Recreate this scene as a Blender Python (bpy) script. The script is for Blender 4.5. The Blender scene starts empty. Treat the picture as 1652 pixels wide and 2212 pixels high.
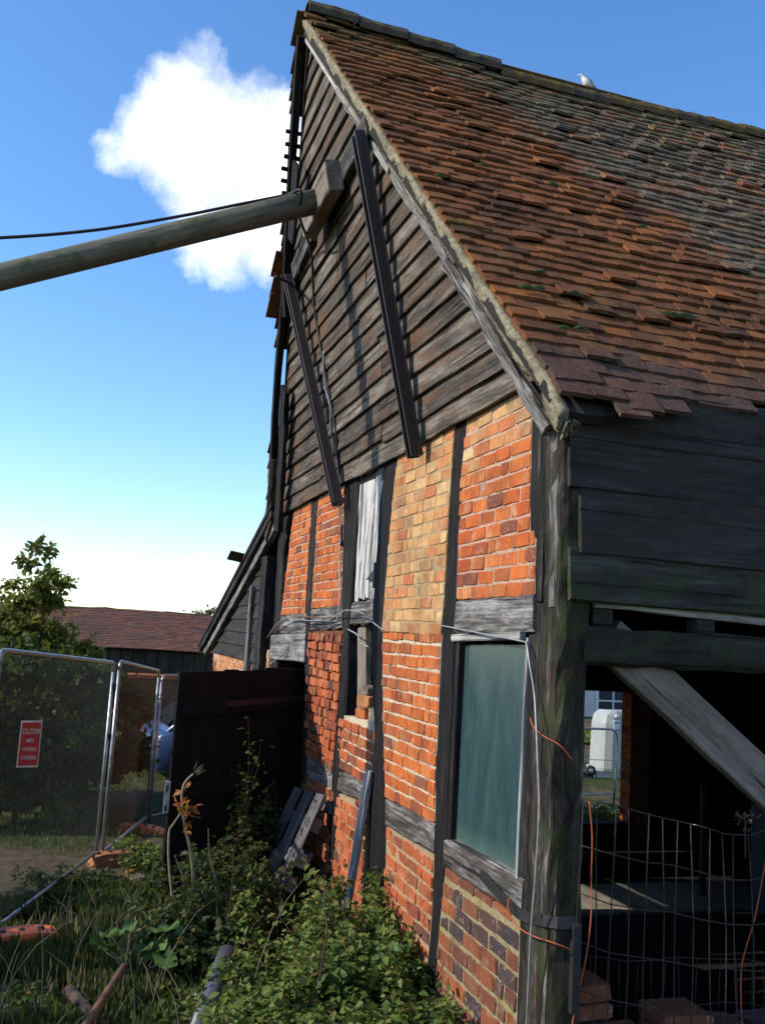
import bpy, math, random
import numpy as np
from mathutils import Matrix, Vector
random.seed(7); NPR = np.random.RandomState(11)
C = bpy.context.scene.collection
scn = bpy.context.scene

# ------------------------------------------------------------------ camera
# world: x along the barn's long side, y along its gable (away), z up; camera above the origin
F, EYE = 2000.0, 2.4                       # focal length in pixels of a 1652 x 2212 picture
_v1 = np.array([178-826., 1338-1106., F]); _s = .059
_v2 = _v1 - (_v1@_v1)/(_v1[0]+_s*_v1[1])*np.array([1, _s, 0])
_X = _v2/np.linalg.norm(_v2); _X = _X if _X[0] > 0 else -_X
_Y = _v1/np.linalg.norm(_v1); _Z = np.cross(_X, _Y); _Z = _Z if _Z[1] < 0 else -_Z
ROT = np.stack([_X, _Y, _Z])
cam = bpy.data.cameras.new('camera'); camo = bpy.data.objects.new('camera', cam); C.objects.link(camo)
cam.sensor_fit = 'HORIZONTAL'; cam.sensor_width = 36; cam.lens = F/1652*36
cam.clip_start = .05; cam.clip_end = 2000
camo.matrix_world = Matrix(((ROT[0,0], -ROT[0,1], -ROT[0,2], 0), (ROT[1,0], -ROT[1,1], -ROT[1,2], 0),
                            (ROT[2,0], -ROT[2,1], -ROT[2,2], EYE), (0, 0, 0, 1)))
scn.camera = camo
def ray(x, y): return ROT@np.array([x-826, y-1106, F])/F
def project(P):
    c = ROT.T@(np.array(P)-np.array([0, 0, EYE])); return 826+F*c[0]/c[2], 1106+F*c[1]/c[2], c[2]

# ------------------------------------------------------------------ light
SUN_EL, SUN_PHI = math.radians(33), math.radians(4.5)     # phi: from -x towards +y
SD = Vector((-math.cos(SUN_EL)*math.cos(SUN_PHI), math.cos(SUN_EL)*math.sin(SUN_PHI), math.sin(SUN_EL)))
sl = bpy.data.lights.new('sun', 'SUN'); sl.energy = 4.6; sl.angle = math.radians(.5); sl.color = (1, .93, .82)
so = bpy.data.objects.new('sun', sl); C.objects.link(so); so.rotation_euler = SD.to_track_quat('Z', 'Y').to_euler(); so.location = (-20, 5, 15)
vs = scn.view_settings; vs.view_transform = 'Standard'; vs.look = 'None'; vs.exposure = 0.2; vs.gamma = 1; vs.use_curve_mapping = False

class NB:
    """small node-tree builder"""
    def __init__(s, tree): s.t = tree; s.N = tree.nodes; s.L = tree.links
    def n(s, typ, ins=None, **kw):
        nd = s.N.new(typ)
        for k, v in kw.items(): setattr(nd, k, v)
        for k, v in (ins or {}).items(): s.put(nd.inputs[k], v)
        return nd
    def put(s, sock, v):
        if isinstance(v, bpy.types.NodeSocket): s.L.new(v, sock)
        elif isinstance(v, bpy.types.Node): s.L.new(v.outputs[0], sock)
        else: sock.default_value = v
    def math(s, op, a, b=0., c=0., clamp=False):
        m = s.n('ShaderNodeMath', operation=op, use_clamp=clamp); s.put(m.inputs[0], a); s.put(m.inputs[1], b); s.put(m.inputs[2], c); return m.outputs[0]
    def vm(s, op, a, b=(0, 0, 0)):
        m = s.n('ShaderNodeVectorMath', operation=op); s.put(m.inputs[0], a); s.put(m.inputs[1], b); return m
    def noise(s, vec, scale=1., detail=4., rough=.6, dist=0.):
        m = s.n('ShaderNodeTexNoise', {'Scale': scale, 'Detail': detail, 'Roughness': rough, 'Distortion': dist}); s.put(m.inputs['Vector'], vec); return m.outputs[0]
    def noisec(s, vec, scale=1., detail=4., rough=.6):
        m = s.n('ShaderNodeTexNoise', {'Scale': scale, 'Detail': detail, 'Roughness': rough}); s.put(m.inputs['Vector'], vec); return m.outputs[1]
    def ramp(s, fac, stops, interp='LINEAR'):
        r = s.n('ShaderNodeValToRGB'); s.put(r.inputs[0], fac); cr = r.color_ramp; cr.interpolation = interp
        while len(cr.elements) < len(stops): cr.elements.new(.5)
        for e, (p, c) in zip(cr.elements, stops):
            e.position = p; e.color = (*c, 1) if hasattr(c, '__len__') else (c, c, c, 1)
        return r.outputs[0]
    def mix(s, fac, a, b, blend='MIX'):
        m = s.n('ShaderNodeMix', data_type='RGBA', blend_type=blend)
        s.put(m.inputs[0], fac)
        for sock, v in ((m.inputs[6], a), (m.inputs[7], b)):
            s.put(sock, (*v, 1) if isinstance(v, tuple) and len(v) == 3 else v)
        return m.outputs[2]
    def mapr(s, v, a, b, c=0., d=1.):
        m = s.n('ShaderNodeMapRange', clamp=True); s.put(m.inputs[0], v)
        for i, q in enumerate((a, b, c, d)): m.inputs[i+1].default_value = q
        return m.outputs[0]

# ------------------------------------------------------------------ sky
w = bpy.data.worlds.new('World'); scn.world = w; w.use_nodes = True
nb = NB(w.node_tree); nb.N.clear()
sky = nb.n('ShaderNodeTexSky', sky_type='NISHITA', sun_disc=False, sun_elevation=SUN_EL,
           sun_rotation=math.atan2(SD.x, SD.y), altitude=60, air_density=1.0, dust_density=.2, ozone_density=2.2)
sc = nb.n('ShaderNodeHueSaturation', {'Saturation': 1.2, 'Value': 1.55, 'Color': sky.outputs[0]})
tc = nb.n('ShaderNodeTexCoord'); D = tc.outputs['Generated']
# cumulus: heaps of round lobes with noise-eaten edges, scattered over the whole sky
lobes = []
for px, py, r in ((392, 150, 34), (375, 205, 50), (330, 270, 55), (430, 235, 70), (500, 280, 80), (575, 300, 70), (620, 350, 75), (290, 330, 45), (370, 345, 80), (460, 370, 95), (560, 400, 95), (640, 430, 80), (420, 430, 55), (500, 480, 70), (580, 500, 70), (440, 545, 32), (480, 545, 40), (640, 520, 60),
                  (425, 1272, 30), (435, 1232, 14), (365, 1268, 18), (495, 1262, 24), (350, 1305, 20), (540, 1285, 24), (470, 1300, 34), (410, 1305, 30)):
    lobes.append((tuple(ray(px, py)), r/F*.86))
rr = random.Random(5)
for k in range(7):
    az = math.radians(rr.choice([-1, 1])*rr.uniform(50, 175)); el = math.radians(rr.uniform(12, 50))
    for j in range(3):
        a, e = az+rr.uniform(-.1, .1), el+rr.uniform(-.05, .05)
        lobes.append(((math.sin(a)*math.cos(e), math.cos(a)*math.cos(e), math.sin(e)), rr.uniform(.05, .11)))
wob = nb.noisec(D, 22, 8, .62); wv = nb.vm('SCALE', nb.vm('SUBTRACT', wob, (.5, .5, .5)).outputs[0]); wv.inputs['Scale'].default_value = .060
wob2 = nb.noisec(D, 7, 3, .5); wv2 = nb.vm('SCALE', nb.vm('SUBTRACT', wob2, (.5, .5, .5)).outputs[0]); wv2.inputs['Scale'].default_value = .05
DD = nb.vm('ADD', nb.vm('ADD', D, wv.outputs[0]).outputs[0], wv2.outputs[0]).outputs[0]
best = None
for c, r in lobes:
    dd = nb.vm('DISTANCE', DD, tuple(Vector(c).normalized())).outputs['Value']
    q = nb.math('SUBTRACT', dd, r)
    best = q if best is None else nb.math('MINIMUM', best, q)
alpha = nb.mapr(best, .018, -.020)
alpha = nb.math('MULTIPLY', alpha, nb.mapr(nb.noise(D, 18, 8, .65), .28, .48, .66, 1.0))
ccol = nb.ramp(nb.noise(DD, 14, 5, .6), [(.30, (6.4, 7.0, 7.9)), (.44, (10.0, 10.1, 10.2)), (.58, (12.5, 12.6, 12.6))])
tint = nb.mix(1., sc.outputs[0], (.97, 1., 1.08), 'MULTIPLY')
col = nb.mix(alpha, tint, ccol)
bg = nb.n('ShaderNodeBackground', {'Color': col, 'Strength': .14})
nb.L.new(bg.outputs[0], nb.n('ShaderNodeOutputWorld').inputs[0])

# ------------------------------------------------------------------ helpers
WM = {}
def link(o, parent=None, M=None):
    M = M or Matrix.Identity(4)
    C.objects.link(o); WM[o.name] = M
    if parent is not None:
        o.parent = parent; o.matrix_parent_inverse = WM[parent.name].inverted()
    o.matrix_basis = M
    return o
def tag(o, label=None, cat=None, group=None, kind=None):
    if label: o['label'] = label
    if cat: o['category'] = cat
    if group: o['group'] = group
    if kind: o['kind'] = kind
    return o
def empty(name, loc, label, cat, group=None):
    o = bpy.data.objects.new(name, None); o.empty_display_size = .2
    link(o, None, Matrix.Translation(Vector(loc))); return tag(o, label, cat, group)
def mk(name, verts, faces, mat, parent=None, M=None, smooth=False, mats=None, midx=None):
    me = bpy.data.meshes.new(name); me.from_pydata([tuple(v) for v in verts], [], faces)
    for m in (mats or [mat]): me.materials.append(m)
    if midx is not None: me.polygons.foreach_set('material_index', midx)
    if smooth: me.polygons.foreach_set('use_smooth', [True]*len(me.polygons))
    me.update()
    return link(bpy.data.objects.new(name, me), parent, M)
def frame(A, B, side):
    A, B = Vector(A), Vector(B); X = (B-A).normalized(); s = Vector(side); Y = (s-X*s.dot(X)).normalized(); Z = X.cross(Y); m = (A+B)/2
    return Matrix(((X.x, Y.x, Z.x, m.x), (X.y, Y.y, Z.y, m.y), (X.z, Y.z, Z.z, m.z), (0, 0, 0, 1))), (B-A).length
def beam(name, A, B, side, wd, th, mat, parent=None, n=8, jit=.003, ch=.006, wob=.0, endj=0., cuts=None):
    """timber: local x along its length, y = width direction, z = thickness; worn arrises, wavy edges"""
    M, L = frame(A, B, side); V = []; Fc = []
    a, b = wd/2, th/2; ch = min(ch, a*.45, b*.45)
    sec = [(a, b-ch), (a-ch, b), (-a+ch, b), (-a, b-ch), (-a, -b+ch), (-a+ch, -b), (a-ch, -b), (a, -b+ch)]
    ph = [random.uniform(0, 6.3) for _ in range(4)]
    for i in range(n+1):
        x = -L/2+L*i/n
        oy = wob*(math.sin(x*2.1+ph[0])+.6*math.sin(x*5.3+ph[1])); oz = .5*wob*math.sin(x*2.7+ph[2])
        for (y, z) in sec:
            xx = x+(random.uniform(-endj, endj) if i in (0, n) else 0)
            if cuts and i in (0, n):               # ends cut along a slope: cuts = (start slope, end slope) dx per dy
                xx += cuts[0 if i == 0 else 1]*y
            V.append((xx, y+oy+random.uniform(-jit, jit), z+oz+random.uniform(-jit, jit)*.6))
    for i in range(n):
        for j in range(8):
            k = (j+1) % 8; Fc.append((i*8+j, i*8+k, (i+1)*8+k, (i+1)*8+j))
    Fc.append(tuple(range(7, -1, -1))); Fc.append(tuple(n*8+j for j in range(8)))
    return mk(name, V, [f[::-1] for f in Fc], mat, parent, M)
def tube(name, pts, r, mat, parent=None, seg=6, r1=None, smooth=True):
    pts = [Vector(p) for p in pts]; o = pts[0].copy(); V = []; Fc = []; n = len(pts); prev = None
    for i, p in enumerate(pts):
        t = (pts[min(i+1, n-1)]-pts[max(i-1, 0)]).normalized()
        u = t.orthogonal().normalized() if prev is None else (prev-t*prev.dot(t)).normalized(); prev = u; v = t.cross(u)
        rr_ = r if r1 is None else r+(r1-r)*i/(n-1)
        for k in range(seg):
            a = 2*math.pi*k/seg; V.append(p-o+u*math.cos(a)*rr_+v*math.sin(a)*rr_)
    for i in range(n-1):
        for k in range(seg):
            q = (k+1) % seg; Fc.append((i*seg+k, i*seg+q, (i+1)*seg+q, (i+1)*seg+k))
    Fc.append(tuple(range(seg-1, -1, -1))); Fc.append(tuple((n-1)*seg+k for k in range(seg)))
    return mk(name, V, Fc, mat, parent, Matrix.Translation(o), smooth)
def smoothpts(P, n=6):
    P = [Vector(p) for p in P]; out = []
    for i in range(len(P)-1):
        a, b, c, d = P[max(i-1, 0)], P[i], P[i+1], P[min(i+2, len(P)-1)]
        for k in range(n):
            t = k/n; out.append(.5*((2*b)+(-a+c)*t+(2*a-5*b+4*c-d)*t*t+(-a+3*b-3*c+d)*t**3))
    return out+[P[-1]]
def box(name, lo, hi, mat, parent=None, bev=0.0):
    lo, hi = Vector(lo), Vector(hi); c = (lo+hi)/2; h = (hi-lo)/2
    M = Matrix.Translation(c)
    if bev <= 0:
        V = [(sx*h.x, sy*h.y, sz*h.z) for sx in (-1, 1) for sy in (-1, 1) for sz in (-1, 1)]
        return mk(name, V, [(0,1,3,2), (4,6,7,5), (0,4,5,1), (2,3,7,6), (0,2,6,4), (1,5,7,3)], mat, parent, M)
    return beam(name, (lo.x, c.y, c.z), (hi.x, c.y, c.z), (0, 1, 0), 2*h.y, 2*h.z, mat, parent, n=1, jit=0, ch=bev)
def prism(name, poly, vec, mat, parent=None):
    """polygon (3d points, in order) pushed along vec into a solid"""
    P = [Vector(p) for p in poly]; o = sum(P, Vector())/len(P); v = Vector(vec); n = len(P)
    V = [p-o for p in P]+[p-o+v for p in P]
    Fc = [tuple(range(n)), tuple(range(2*n-1, n-1, -1))]+[(i, n+i, n+(i+1) % n, (i+1) % n) for i in range(n)]
    nn = Vector((0, 0, 0))
    for i in range(n): nn += V[i].cross(V[(i+1) % n])
    if nn.dot(v) > 0: Fc = [f[::-1] for f in Fc]
    return mk(name, V, Fc, mat, parent, Matrix.Translation(o))

# ------------------------------------------------------------------ materials
def newmat(name):
    m = bpy.data.materials.new(name); m.use_nodes = True; nb = NB(m.node_tree); nb.N.clear()
    out = nb.n('ShaderNodeOutputMaterial'); p = nb.n('ShaderNodeBsdfPrincipled'); nb.L.new(p.outputs[0], out.inputs[0])
    return m, nb, p
def setp(nb, p, col=None, rough=.8, bump=None, bstr=.5, bdist=.01, spec=.3, metal=0.):
    if col is not None: nb.put(p.inputs['Base Color'], (*col, 1) if isinstance(col, tuple) else col)
    nb.put(p.inputs['Roughness'], rough); p.inputs['Specular IOR Level'].default_value = spec; p.inputs['Metallic'].default_value = metal
    if bump is not None:
        b = nb.n('ShaderNodeBump', {'Strength': bstr, 'Distance': bdist, 'Height': bump}); nb.L.new(b.outputs[0], p.inputs['Normal'])
def rnd(nb):
    oi = nb.n('ShaderNodeObjectInfo'); g = nb.n('ShaderNodeNewGeometry')
    return nb.math('FRACT', nb.math('ADD', oi.outputs['Random'], g.outputs['Random Per Island']))
def rvec(nb, base, amt=37.):
    r = rnd(nb); cv = nb.n('ShaderNodeCombineXYZ', {0: nb.math('MULTIPLY', r, amt), 1: nb.math('MULTIPLY', r, amt*.61), 2: nb.math('MULTIPLY', r, amt*.37)})
    return nb.vm('ADD', base, cv.outputs[0]).outputs[0], r
def wood(name, light, mid, dark, brown, grain=22., lo=.32, hi=.68, brownamt=.5, moss=0., mosscol=(.05, .075, .02), spec=.2, bstr=.9, bd=.012, var=.55):
    m, nb, p = newmat(name); tc = nb.n('ShaderNodeTexCoord')
    v, r = rvec(nb, tc.outputs['Object'])
    mp = nb.vm('MULTIPLY', v, (.9, grain, grain)).outputs[0]
    sc_ = nb.vm('SCALE', nb.noisec(v, 3.0, 2, .5)); sc_.inputs['Scale'].default_value = 2.2
    mp2 = nb.vm('ADD', mp, sc_.outputs[0]).outputs[0]
    g = nb.noise(mp2, 1.0, 10, .74)
    fine = nb.noise(nb.vm('MULTIPLY', v, (2.2, grain*4.5, grain*4.5)).outputs[0], 1., 6, .7)
    gg = nb.math('ADD', nb.math('MULTIPLY', g, .58), nb.math('MULTIPLY', fine, .42))
    big = nb.noise(nb.vm('MULTIPLY', v, (2.4, 9., 9.)).outputs[0], 1., 6, .65)
    k = nb.math('ADD', gg, nb.math('MULTIPLY', nb.math('SUBTRACT', big, .5), .42))
    k = nb.math('ADD', k, nb.math('MULTIPLY', nb.math('SUBTRACT', r, .5), .22*var))
    c = nb.ramp(k, [(lo, dark), ((lo+hi)/2, mid), (hi, light)])
    bm = nb.mapr(nb.noise(nb.vm('MULTIPLY', v, (1.1, 5., 5.)).outputs[0], 1.7, 4, .6), .48, .68, 0., brownamt)
    c = nb.mix(bm, c, brown)
    crack = nb.mapr(nb.noise(nb.vm('MULTIPLY', v, (.7, grain*1.8, grain*1.8)).outputs[0], 1., 4, .6), .60, .66)
    c = nb.mix(nb.math('MULTIPLY', crack, .85), c, (.006, .005, .004))
    if moss:
        mm = nb.mapr(nb.noise(v, 5.5, 6, .65), .62-moss*.35, .72-moss*.2); c = nb.mix(nb.math('MULTIPLY', mm, .8), c, mosscol)
    h = nb.math('SUBTRACT', gg, nb.math('MULTIPLY', crack, .7))
    setp(nb, p, c, .85, h, bstr, bd, spec)
    return m
M = {}
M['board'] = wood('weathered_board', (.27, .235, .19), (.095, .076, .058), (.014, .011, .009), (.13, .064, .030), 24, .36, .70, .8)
M['post'] = wood('black_post_timber', (.15, .135, .115), (.024, .020, .018), (.006, .005, .005), (.020, .014, .011), 22, .42, .74, .4, bstr=1., bd=.02)
M['corner'] = wood('corner_post_timber', (.34, .30, .25), (.050, .041, .033), (.007, .006, .005), (.10, .05, .022), 20, .43, .67, .22, moss=.42, mosscol=(.028, .038, .010))
M['rail'] = wood('grey_rail_timber', (.30, .28, .255), (.085, .075, .066), (.010, .009, .008), (.04, .03, .024), 14, .38, .64, .4)
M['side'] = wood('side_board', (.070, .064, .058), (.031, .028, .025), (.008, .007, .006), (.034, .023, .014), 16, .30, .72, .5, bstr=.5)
M['mossy'] = wood('mossy_beam', (.085, .08, .068), (.03, .028, .024), (.008, .008, .007), (.03, .028, .02), 14, .34, .7, .4, moss=.42, mosscol=(.03, .042, .012))
M['brace'] = wood('brace_timber', (.24, .20, .165), (.14, .112, .088), (.05, .038, .03), (.11, .085, .07), 9, .3, .7, .4, bstr=.4)
M['plate'] = wood('plate_timber', (.36, .32, .27), (.19, .155, .12), (.06, .048, .036), (.17, .11, .065), 13, .3, .7, .4, bstr=.4)
M['pole'] = wood('pole_timber', (.21, .195, .15), (.115, .108, .082), (.04, .038, .03), (.085, .085, .045), 16, .32, .70, .4, moss=.22, bstr=.6)
M['gate'] = wood('tarred_gate_board', (.013, .013, .016), (.006, .006, .007), (.003, .003, .003), (.008, .007, .007), 14, .3, .7, .4)
M['pallet'] = wood('pallet_timber', (.20, .19, .19), (.115, .107, .105), (.04, .036, .035), (.10, .085, .075), 14, .3, .72, .3, bstr=.4)
M['lath'] = wood('pale_lath', (.46, .44, .40), (.25, .235, .21), (.10, .09, .08), (.2, .17, .14), 16, .3, .6, .3)
M['grey'] = wood('pale_grey_plank', (.42, .41, .39), (.2, .19, .175), (.04, .036, .032), (.12, .09, .07), 18, .33, .62, .3)

def paint_peel():
    m, nb, p = newmat('peeling_white_paint'); tc = nb.n('ShaderNodeTexCoord'); v, r = rvec(nb, tc.outputs['Object'])
    s = nb.noise(nb.vm('MULTIPLY', v, (2.2, 26, 26)).outputs[0], 1., 8, .7)
    g = nb.noise(nb.vm('MULTIPLY', v, (2, 60, 60)).outputs[0], 1., 5, .6)
    peel = nb.mapr(nb.math('ADD', s, nb.math('MULTIPLY', nb.math('SUBTRACT', r, .5), .16)), .47, .54)
    under = nb.ramp(g, [(.3, (.03, .025, .022)), (.7, (.17, .15, .135))])
    white = nb.ramp(g, [(.3, (.36, .34, .31)), (.6, (.56, .53, .49))])
    setp(nb, p, nb.mix(peel, white, under), .75, nb.math('SUBTRACT', g, nb.math('MULTIPLY', peel, .8)), .6, .006)
    return m
M['white'] = paint_peel()

def brickmat(name, stops, soot=.25, sootcol=(.035, .022, .02), pale=.25, palecol=(.55, .36, .20)):
    m, nb, p = newmat(name); tc = nb.n('ShaderNodeTexCoord'); v, r = rvec(nb, tc.outputs['Object'], 61.)
    c = nb.ramp(r, stops)
    n1 = nb.noise(v, 14, 6, .65); n2 = nb.noise(v, 70, 5, .7); n3 = nb.noise(v, 5.5, 4, .6)
    c = nb.mix(nb.mapr(n1, .38, .66, 0, .8), c, nb.mix(.5, c, (.10, .03, .015)))
    c = nb.mix(nb.mapr(nb.noise(v, 28, 5, .75), .56, .70, 0, .5), c, (.62, .42, .27))
    c = nb.mix(nb.mapr(n3, .58, .72, 0, pale*2), c, palecol)
    c = nb.mix(nb.mapr(nb.noise(v, 7.3, 5, .7), .60, .72, 0, soot*2.6), c, sootcol)
    c = nb.mix(nb.mapr(n2, .52, .75, 0, .5), c, nb.mix(.6, c, (.03, .012, .008)))
    gw_ = nb.n('ShaderNodeNewGeometry').outputs['Position']
    dirt = nb.mapr(nb.noise(gw_, 2.6, 7, .68), .47, .68, 0, .62)
    c = nb.mix(dirt, c, nb.mix(.75, c, (.045, .026, .02)))
    setp(nb, p, c, .92, nb.math('ADD', nb.math('MULTIPLY', n1, .6), nb.math('MULTIPLY', n2, .5)), .8, .010, .15)
    return m
RED = [(0, (.48, .112, .026)), (.2, (.58, .155, .036)), (.45, (.52, .125, .030)), (.62, (.44, .088, .025)), (.74, (.60, .19, .05)), (.87, (.33, .08, .03)), (.95, (.20, .068, .045)), (1, (.36, .15, .07))]
BUFF = [(0, (.52, .28, .105)), (.2, (.56, .33, .14)), (.4, (.54, .25, .085)), (.55, (.60, .40, .19)), (.7, (.50, .20, .07)), (.85, (.42, .27, .12)), (1, (.40, .18, .09))]
MIXD = [(0, (.56, .19, .07)), (.3, (.54, .28, .11)), (.5, (.52, .15, .05)), (.7, (.60, .42, .2)), (.85, (.5, .14, .05)), (1, (.45, .24, .12))]
OLD = [(0, (.11, .048, .034)), (.16, (.20, .066, .032)), (.30, (.040, .036, .040)), (.45, (.055, .046, .048)), (.58, (.27, .075, .028)), (.70, (.048, .040, .042)), (.80, (.15, .06, .036)), (.92, (.36, .11, .035)), (1, (.13, .075, .05))]
LOW = [(0, (.42, .10, .035)), (.3, (.48, .12, .04)), (.55, (.33, .075, .03)), (.75, (.22, .06, .035)), (.9, (.46, .13, .045)), (1, (.14, .06, .045))]
M['b_red'] = brickmat('red_brick', RED, .12); M['b_buff'] = brickmat('buff_brick', BUFF, .05, pale=.4, palecol=(.62, .44, .2))
M['b_mix'] = brickmat('mixed_brick', MIXD, .05, pale=.35); M['b_old'] = brickmat('old_dark_brick', OLD, .3, pale=.2, palecol=(.3, .26, .17)); M['b_low'] = brickmat('low_red_brick', LOW, .35)
M['b_deep'] = brickmat('eroded_red_brick', [(0, (.44, .10, .035)), (.3, (.54, .15, .05)), (.5, (.40, .085, .035)), (.66, (.18, .055, .035)), (.75, (.5, .13, .045)), (.9, (.09, .045, .04)), (1, (.55, .2, .08))], .3)
def mortar(name, a, b, sc=30, lich=None):
    m, nb, p = newmat(name); tc = nb.n('ShaderNodeTexCoord'); v = tc.outputs['Object']
    n1 = nb.noise(v, sc, 6, .7); n2 = nb.noise(v, 6, 4, .6)
    c = nb.ramp(n1, [(.3, a), (.7, b)]); c = nb.mix(nb.mapr(n2, .5, .7, 0, .6), c, tuple(x*.45 for x in a))
    if lich: c = nb.mix(nb.mapr(nb.noise(v, 9, 6, .7), .52, .62, 0, .75), c, lich)
    setp(nb, p, c, .95, nb.math('ADD', n1, n2), 1., .02, .1); return m
M['m_pink'] = mortar('pink_mortar', (.40, .24, .16), (.58, .40, .29)); M['m_buff'] = mortar('buff_mortar', (.33, .23, .13), (.45, .32, .18))
M['m_cream'] = mortar('cream_mortar', (.44, .36, .25), (.66, .56, .40)); M['m_dark'] = mortar('dark_mortar', (.07, .03, .02), (.25, .10, .05))
M['m_lich'] = mortar('lichened_mortar', (.22, .17, .10), (.38, .31, .18), 30, (.28, .25, .075))
M['m_verge'] = mortar('verge_mortar', (.16, .135, .09), (.40, .345, .23), 26, (.34, .31, .20))

def tilemat():
    m, nb, p = newmat('clay_roof_tile'); tc = nb.n('ShaderNodeTexCoord'); g = nb.n('ShaderNodeNewGeometry'); P = g.outputs['Position']
    v, r = rvec(nb, tc.outputs['Object'], 53.)
    new = nb.ramp(r, [(0, (.12, .040, .017)), (.2, (.26, .085, .024)), (.4, (.17, .054, .020)), (.55, (.085, .034, .019)), (.72, (.32, .105, .028)), (.86, (.12, .046, .021)), (1, (.22, .085, .028))])
    old = nb.ramp(r, [(0, (.085, .06, .048)), (.3, (.13, .095, .066)), (.55, (.105, .06, .047)), (.8, (.15, .115, .08)), (.93, (.27, .095, .045)), (1, (.18, .07, .04))])
    bot = nb.ramp(r, [(0, (.085, .042, .033)), (.4, (.11, .05, .037)), (.7, (.075, .045, .04)), (.93, (.12, .055, .04)), (1, (.34, .11, .04))])
    px = nb.n('ShaderNodeSeparateXYZ', {0: P})
    # patch of older lichened tiles up and along the roof: edge runs aslant, with a ragged border
    edge = nb.math('ADD', nb.math('SUBTRACT', px.outputs[0], nb.math('MULTIPLY', nb.math('SUBTRACT', 6.15, px.outputs[2]), .75)), nb.math('MULTIPLY', nb.math('SUBTRACT', nb.noise(P, 1.6, 3, .5), .5), 1.2))
    edge = nb.math('ADD', edge, nb.math('MULTIPLY', nb.math('SUBTRACT', r, .5), .5))
    oldf = nb.mapr(edge, 2.45, 2.75)
    c = nb.mix(oldf, new, old)
    low = nb.mapr(nb.math('ADD', px.outputs[2], nb.math('MULTIPLY', nb.math('SUBTRACT', r, .5), .16)), 3.86, 3.76)
    c = nb.mix(low, c, bot)
    W = nb.vm('ADD', v, P).outputs[0]
    c = nb.mix(nb.mapr(nb.noise(P, 1.9, 6, .7), .48, .66, 0, .6), c, nb.mix(.7, c, (.022, .016, .010)))
    n1 = nb.noise(W, 9, 6, .7); n2 = nb.noise(W, 60, 5, .7)
    c = nb.mix(nb.mapr(n2, .42, .66, 0, .75), c, nb.mix(.75, c, (.02, .012, .01)))
    c = nb.mix(nb.mapr(nb.noise(W, 22, 4, .6), .5, .68, 0, .45), c, (.16, .105, .04))
    lich = nb.math('MULTIPLY', nb.mapr(n1, .53, .60), nb.mapr(n2, .38, .52)); amt = nb.mapr(oldf, 0, 1, .12, .8)
    lc = nb.ramp(nb.noise(W, 5, 2, .5), [(.42, (.24, .25, .20)), (.52, (.22, .19, .05)), (.62, (.17, .17, .075))])
    c = nb.mix(nb.math('MULTIPLY', lich, amt), c, lc)
    top = nb.math('ADD', px.outputs[2], nb.math('MULTIPLY', nb.math('SUBTRACT', nb.noise(P, 3, 4, .6), .5), 1.6))
    c = nb.mix(nb.math('MULTIPLY', nb.mapr(top, 6.4, 6.95), nb.mapr(n1, .42, .52, 0, .8)), c, (.085, .08, .03))
    mo = nb.mapr(nb.noise(P, 2.6, 5, .65), .66, .70); c = nb.mix(nb.math('MULTIPLY', mo, .7), c, (.045, .055, .012))
    setp(nb, p, c, .9, nb.math('ADD', n1, nb.math('MULTIPLY', n2, .5)), .9, .012, .15); return m
M['tile'] = tilemat()
def simple(name, col, rough=.6, metal=0., var=.25, scale=12., bump=.2, spec=.4, col2=None):
    m, nb, p = newmat(name); tc = nb.n('ShaderNodeTexCoord'); n = nb.noise(tc.outputs['Object'], scale, 6, .65)
    c2 = col2 or tuple(x*(1-var*1.6) for x in col)
    setp(nb, p, nb.ramp(n, [(.3, c2), (.65, col)]), rough, n, bump, .004, spec, metal); return m
M['ridge'] = mortar('ridge_tile', (.05, .042, .035), (.11, .09, .07), 22, (.13, .115, .035)); M['ridge2'] = mortar('mossy_ridge_tile', (.09, .06, .035), (.16, .10, .05), 22, (.16, .135, .03))
M['steel'] = simple('oxide_painted_steel', (.024, .013, .010), .6, 0, .4, 20, .2, .5)
M['galv'] = simple('galvanised_steel', (.42, .44, .45), .42, .75, .3, 16, .15)
M['rust'] = simple('rusty_pipe', (.20, .09, .045), .8, .1, .4, 18, .5, .3, (.06, .04, .035))
M['dullwire'] = simple('dull_mesh_wire', (.10, .11, .10), .6, .3, .3, 20, .1); M['rustwire2'] = simple('orange_rusted_wire', (.10, .042, .022), .8, 0, .3, 20, .1)
M['rustwire'] = simple('rusty_mesh_wire', (.035, .027, .022), .8, 0, .4, 20, .2)
M['iron'] = simple('dark_iron', (.03, .028, .028), .6, .3, .3, 20, .3)
M['orange'] = simple('orange_plastic', (.75, .15, .04), .5, 0, .25, 9, .2)
M['orange2'] = simple('weathered_orange_plastic', (.42, .15, .055), .7, 0, .45, 9, .3)
M['twine'] = simple('orange_twine', (.40, .085, .03), .8, 0, .2, 40, .3)
M['cable'] = simple('black_cable', (.012, .012, .012), .6, 0, .2, 30, .1)
M['wire'] = simple('pale_wire', (.38, .38, .37), .5, .4, .3, 30, .1)
M['pvc'] = simple('grey_plastic_pipe', (.085, .095, .105), .45, 0, .25, 8, .1)
M['stone_and_lit_floor'] = simple('stone_and_lit_floor', (.27, .24, .185), .95, 0, .35, 7, .6, .1)  # grey stone slab, and the floor strip painted pale as if lit
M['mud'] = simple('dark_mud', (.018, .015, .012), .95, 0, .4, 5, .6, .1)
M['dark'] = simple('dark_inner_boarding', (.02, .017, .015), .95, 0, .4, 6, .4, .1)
M['red'] = simple('red_sign_board', (.42, .015, .015), .5, 0, .2, 10, .05)
M['signwhite'] = simple('sign_white', (.62, .52, .45), .6, 0, .3, 25, .05)
M['cloth'] = simple('tarp_sheet', (.12, .15, .17), .6, 0, .3, 5, .3)
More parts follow.
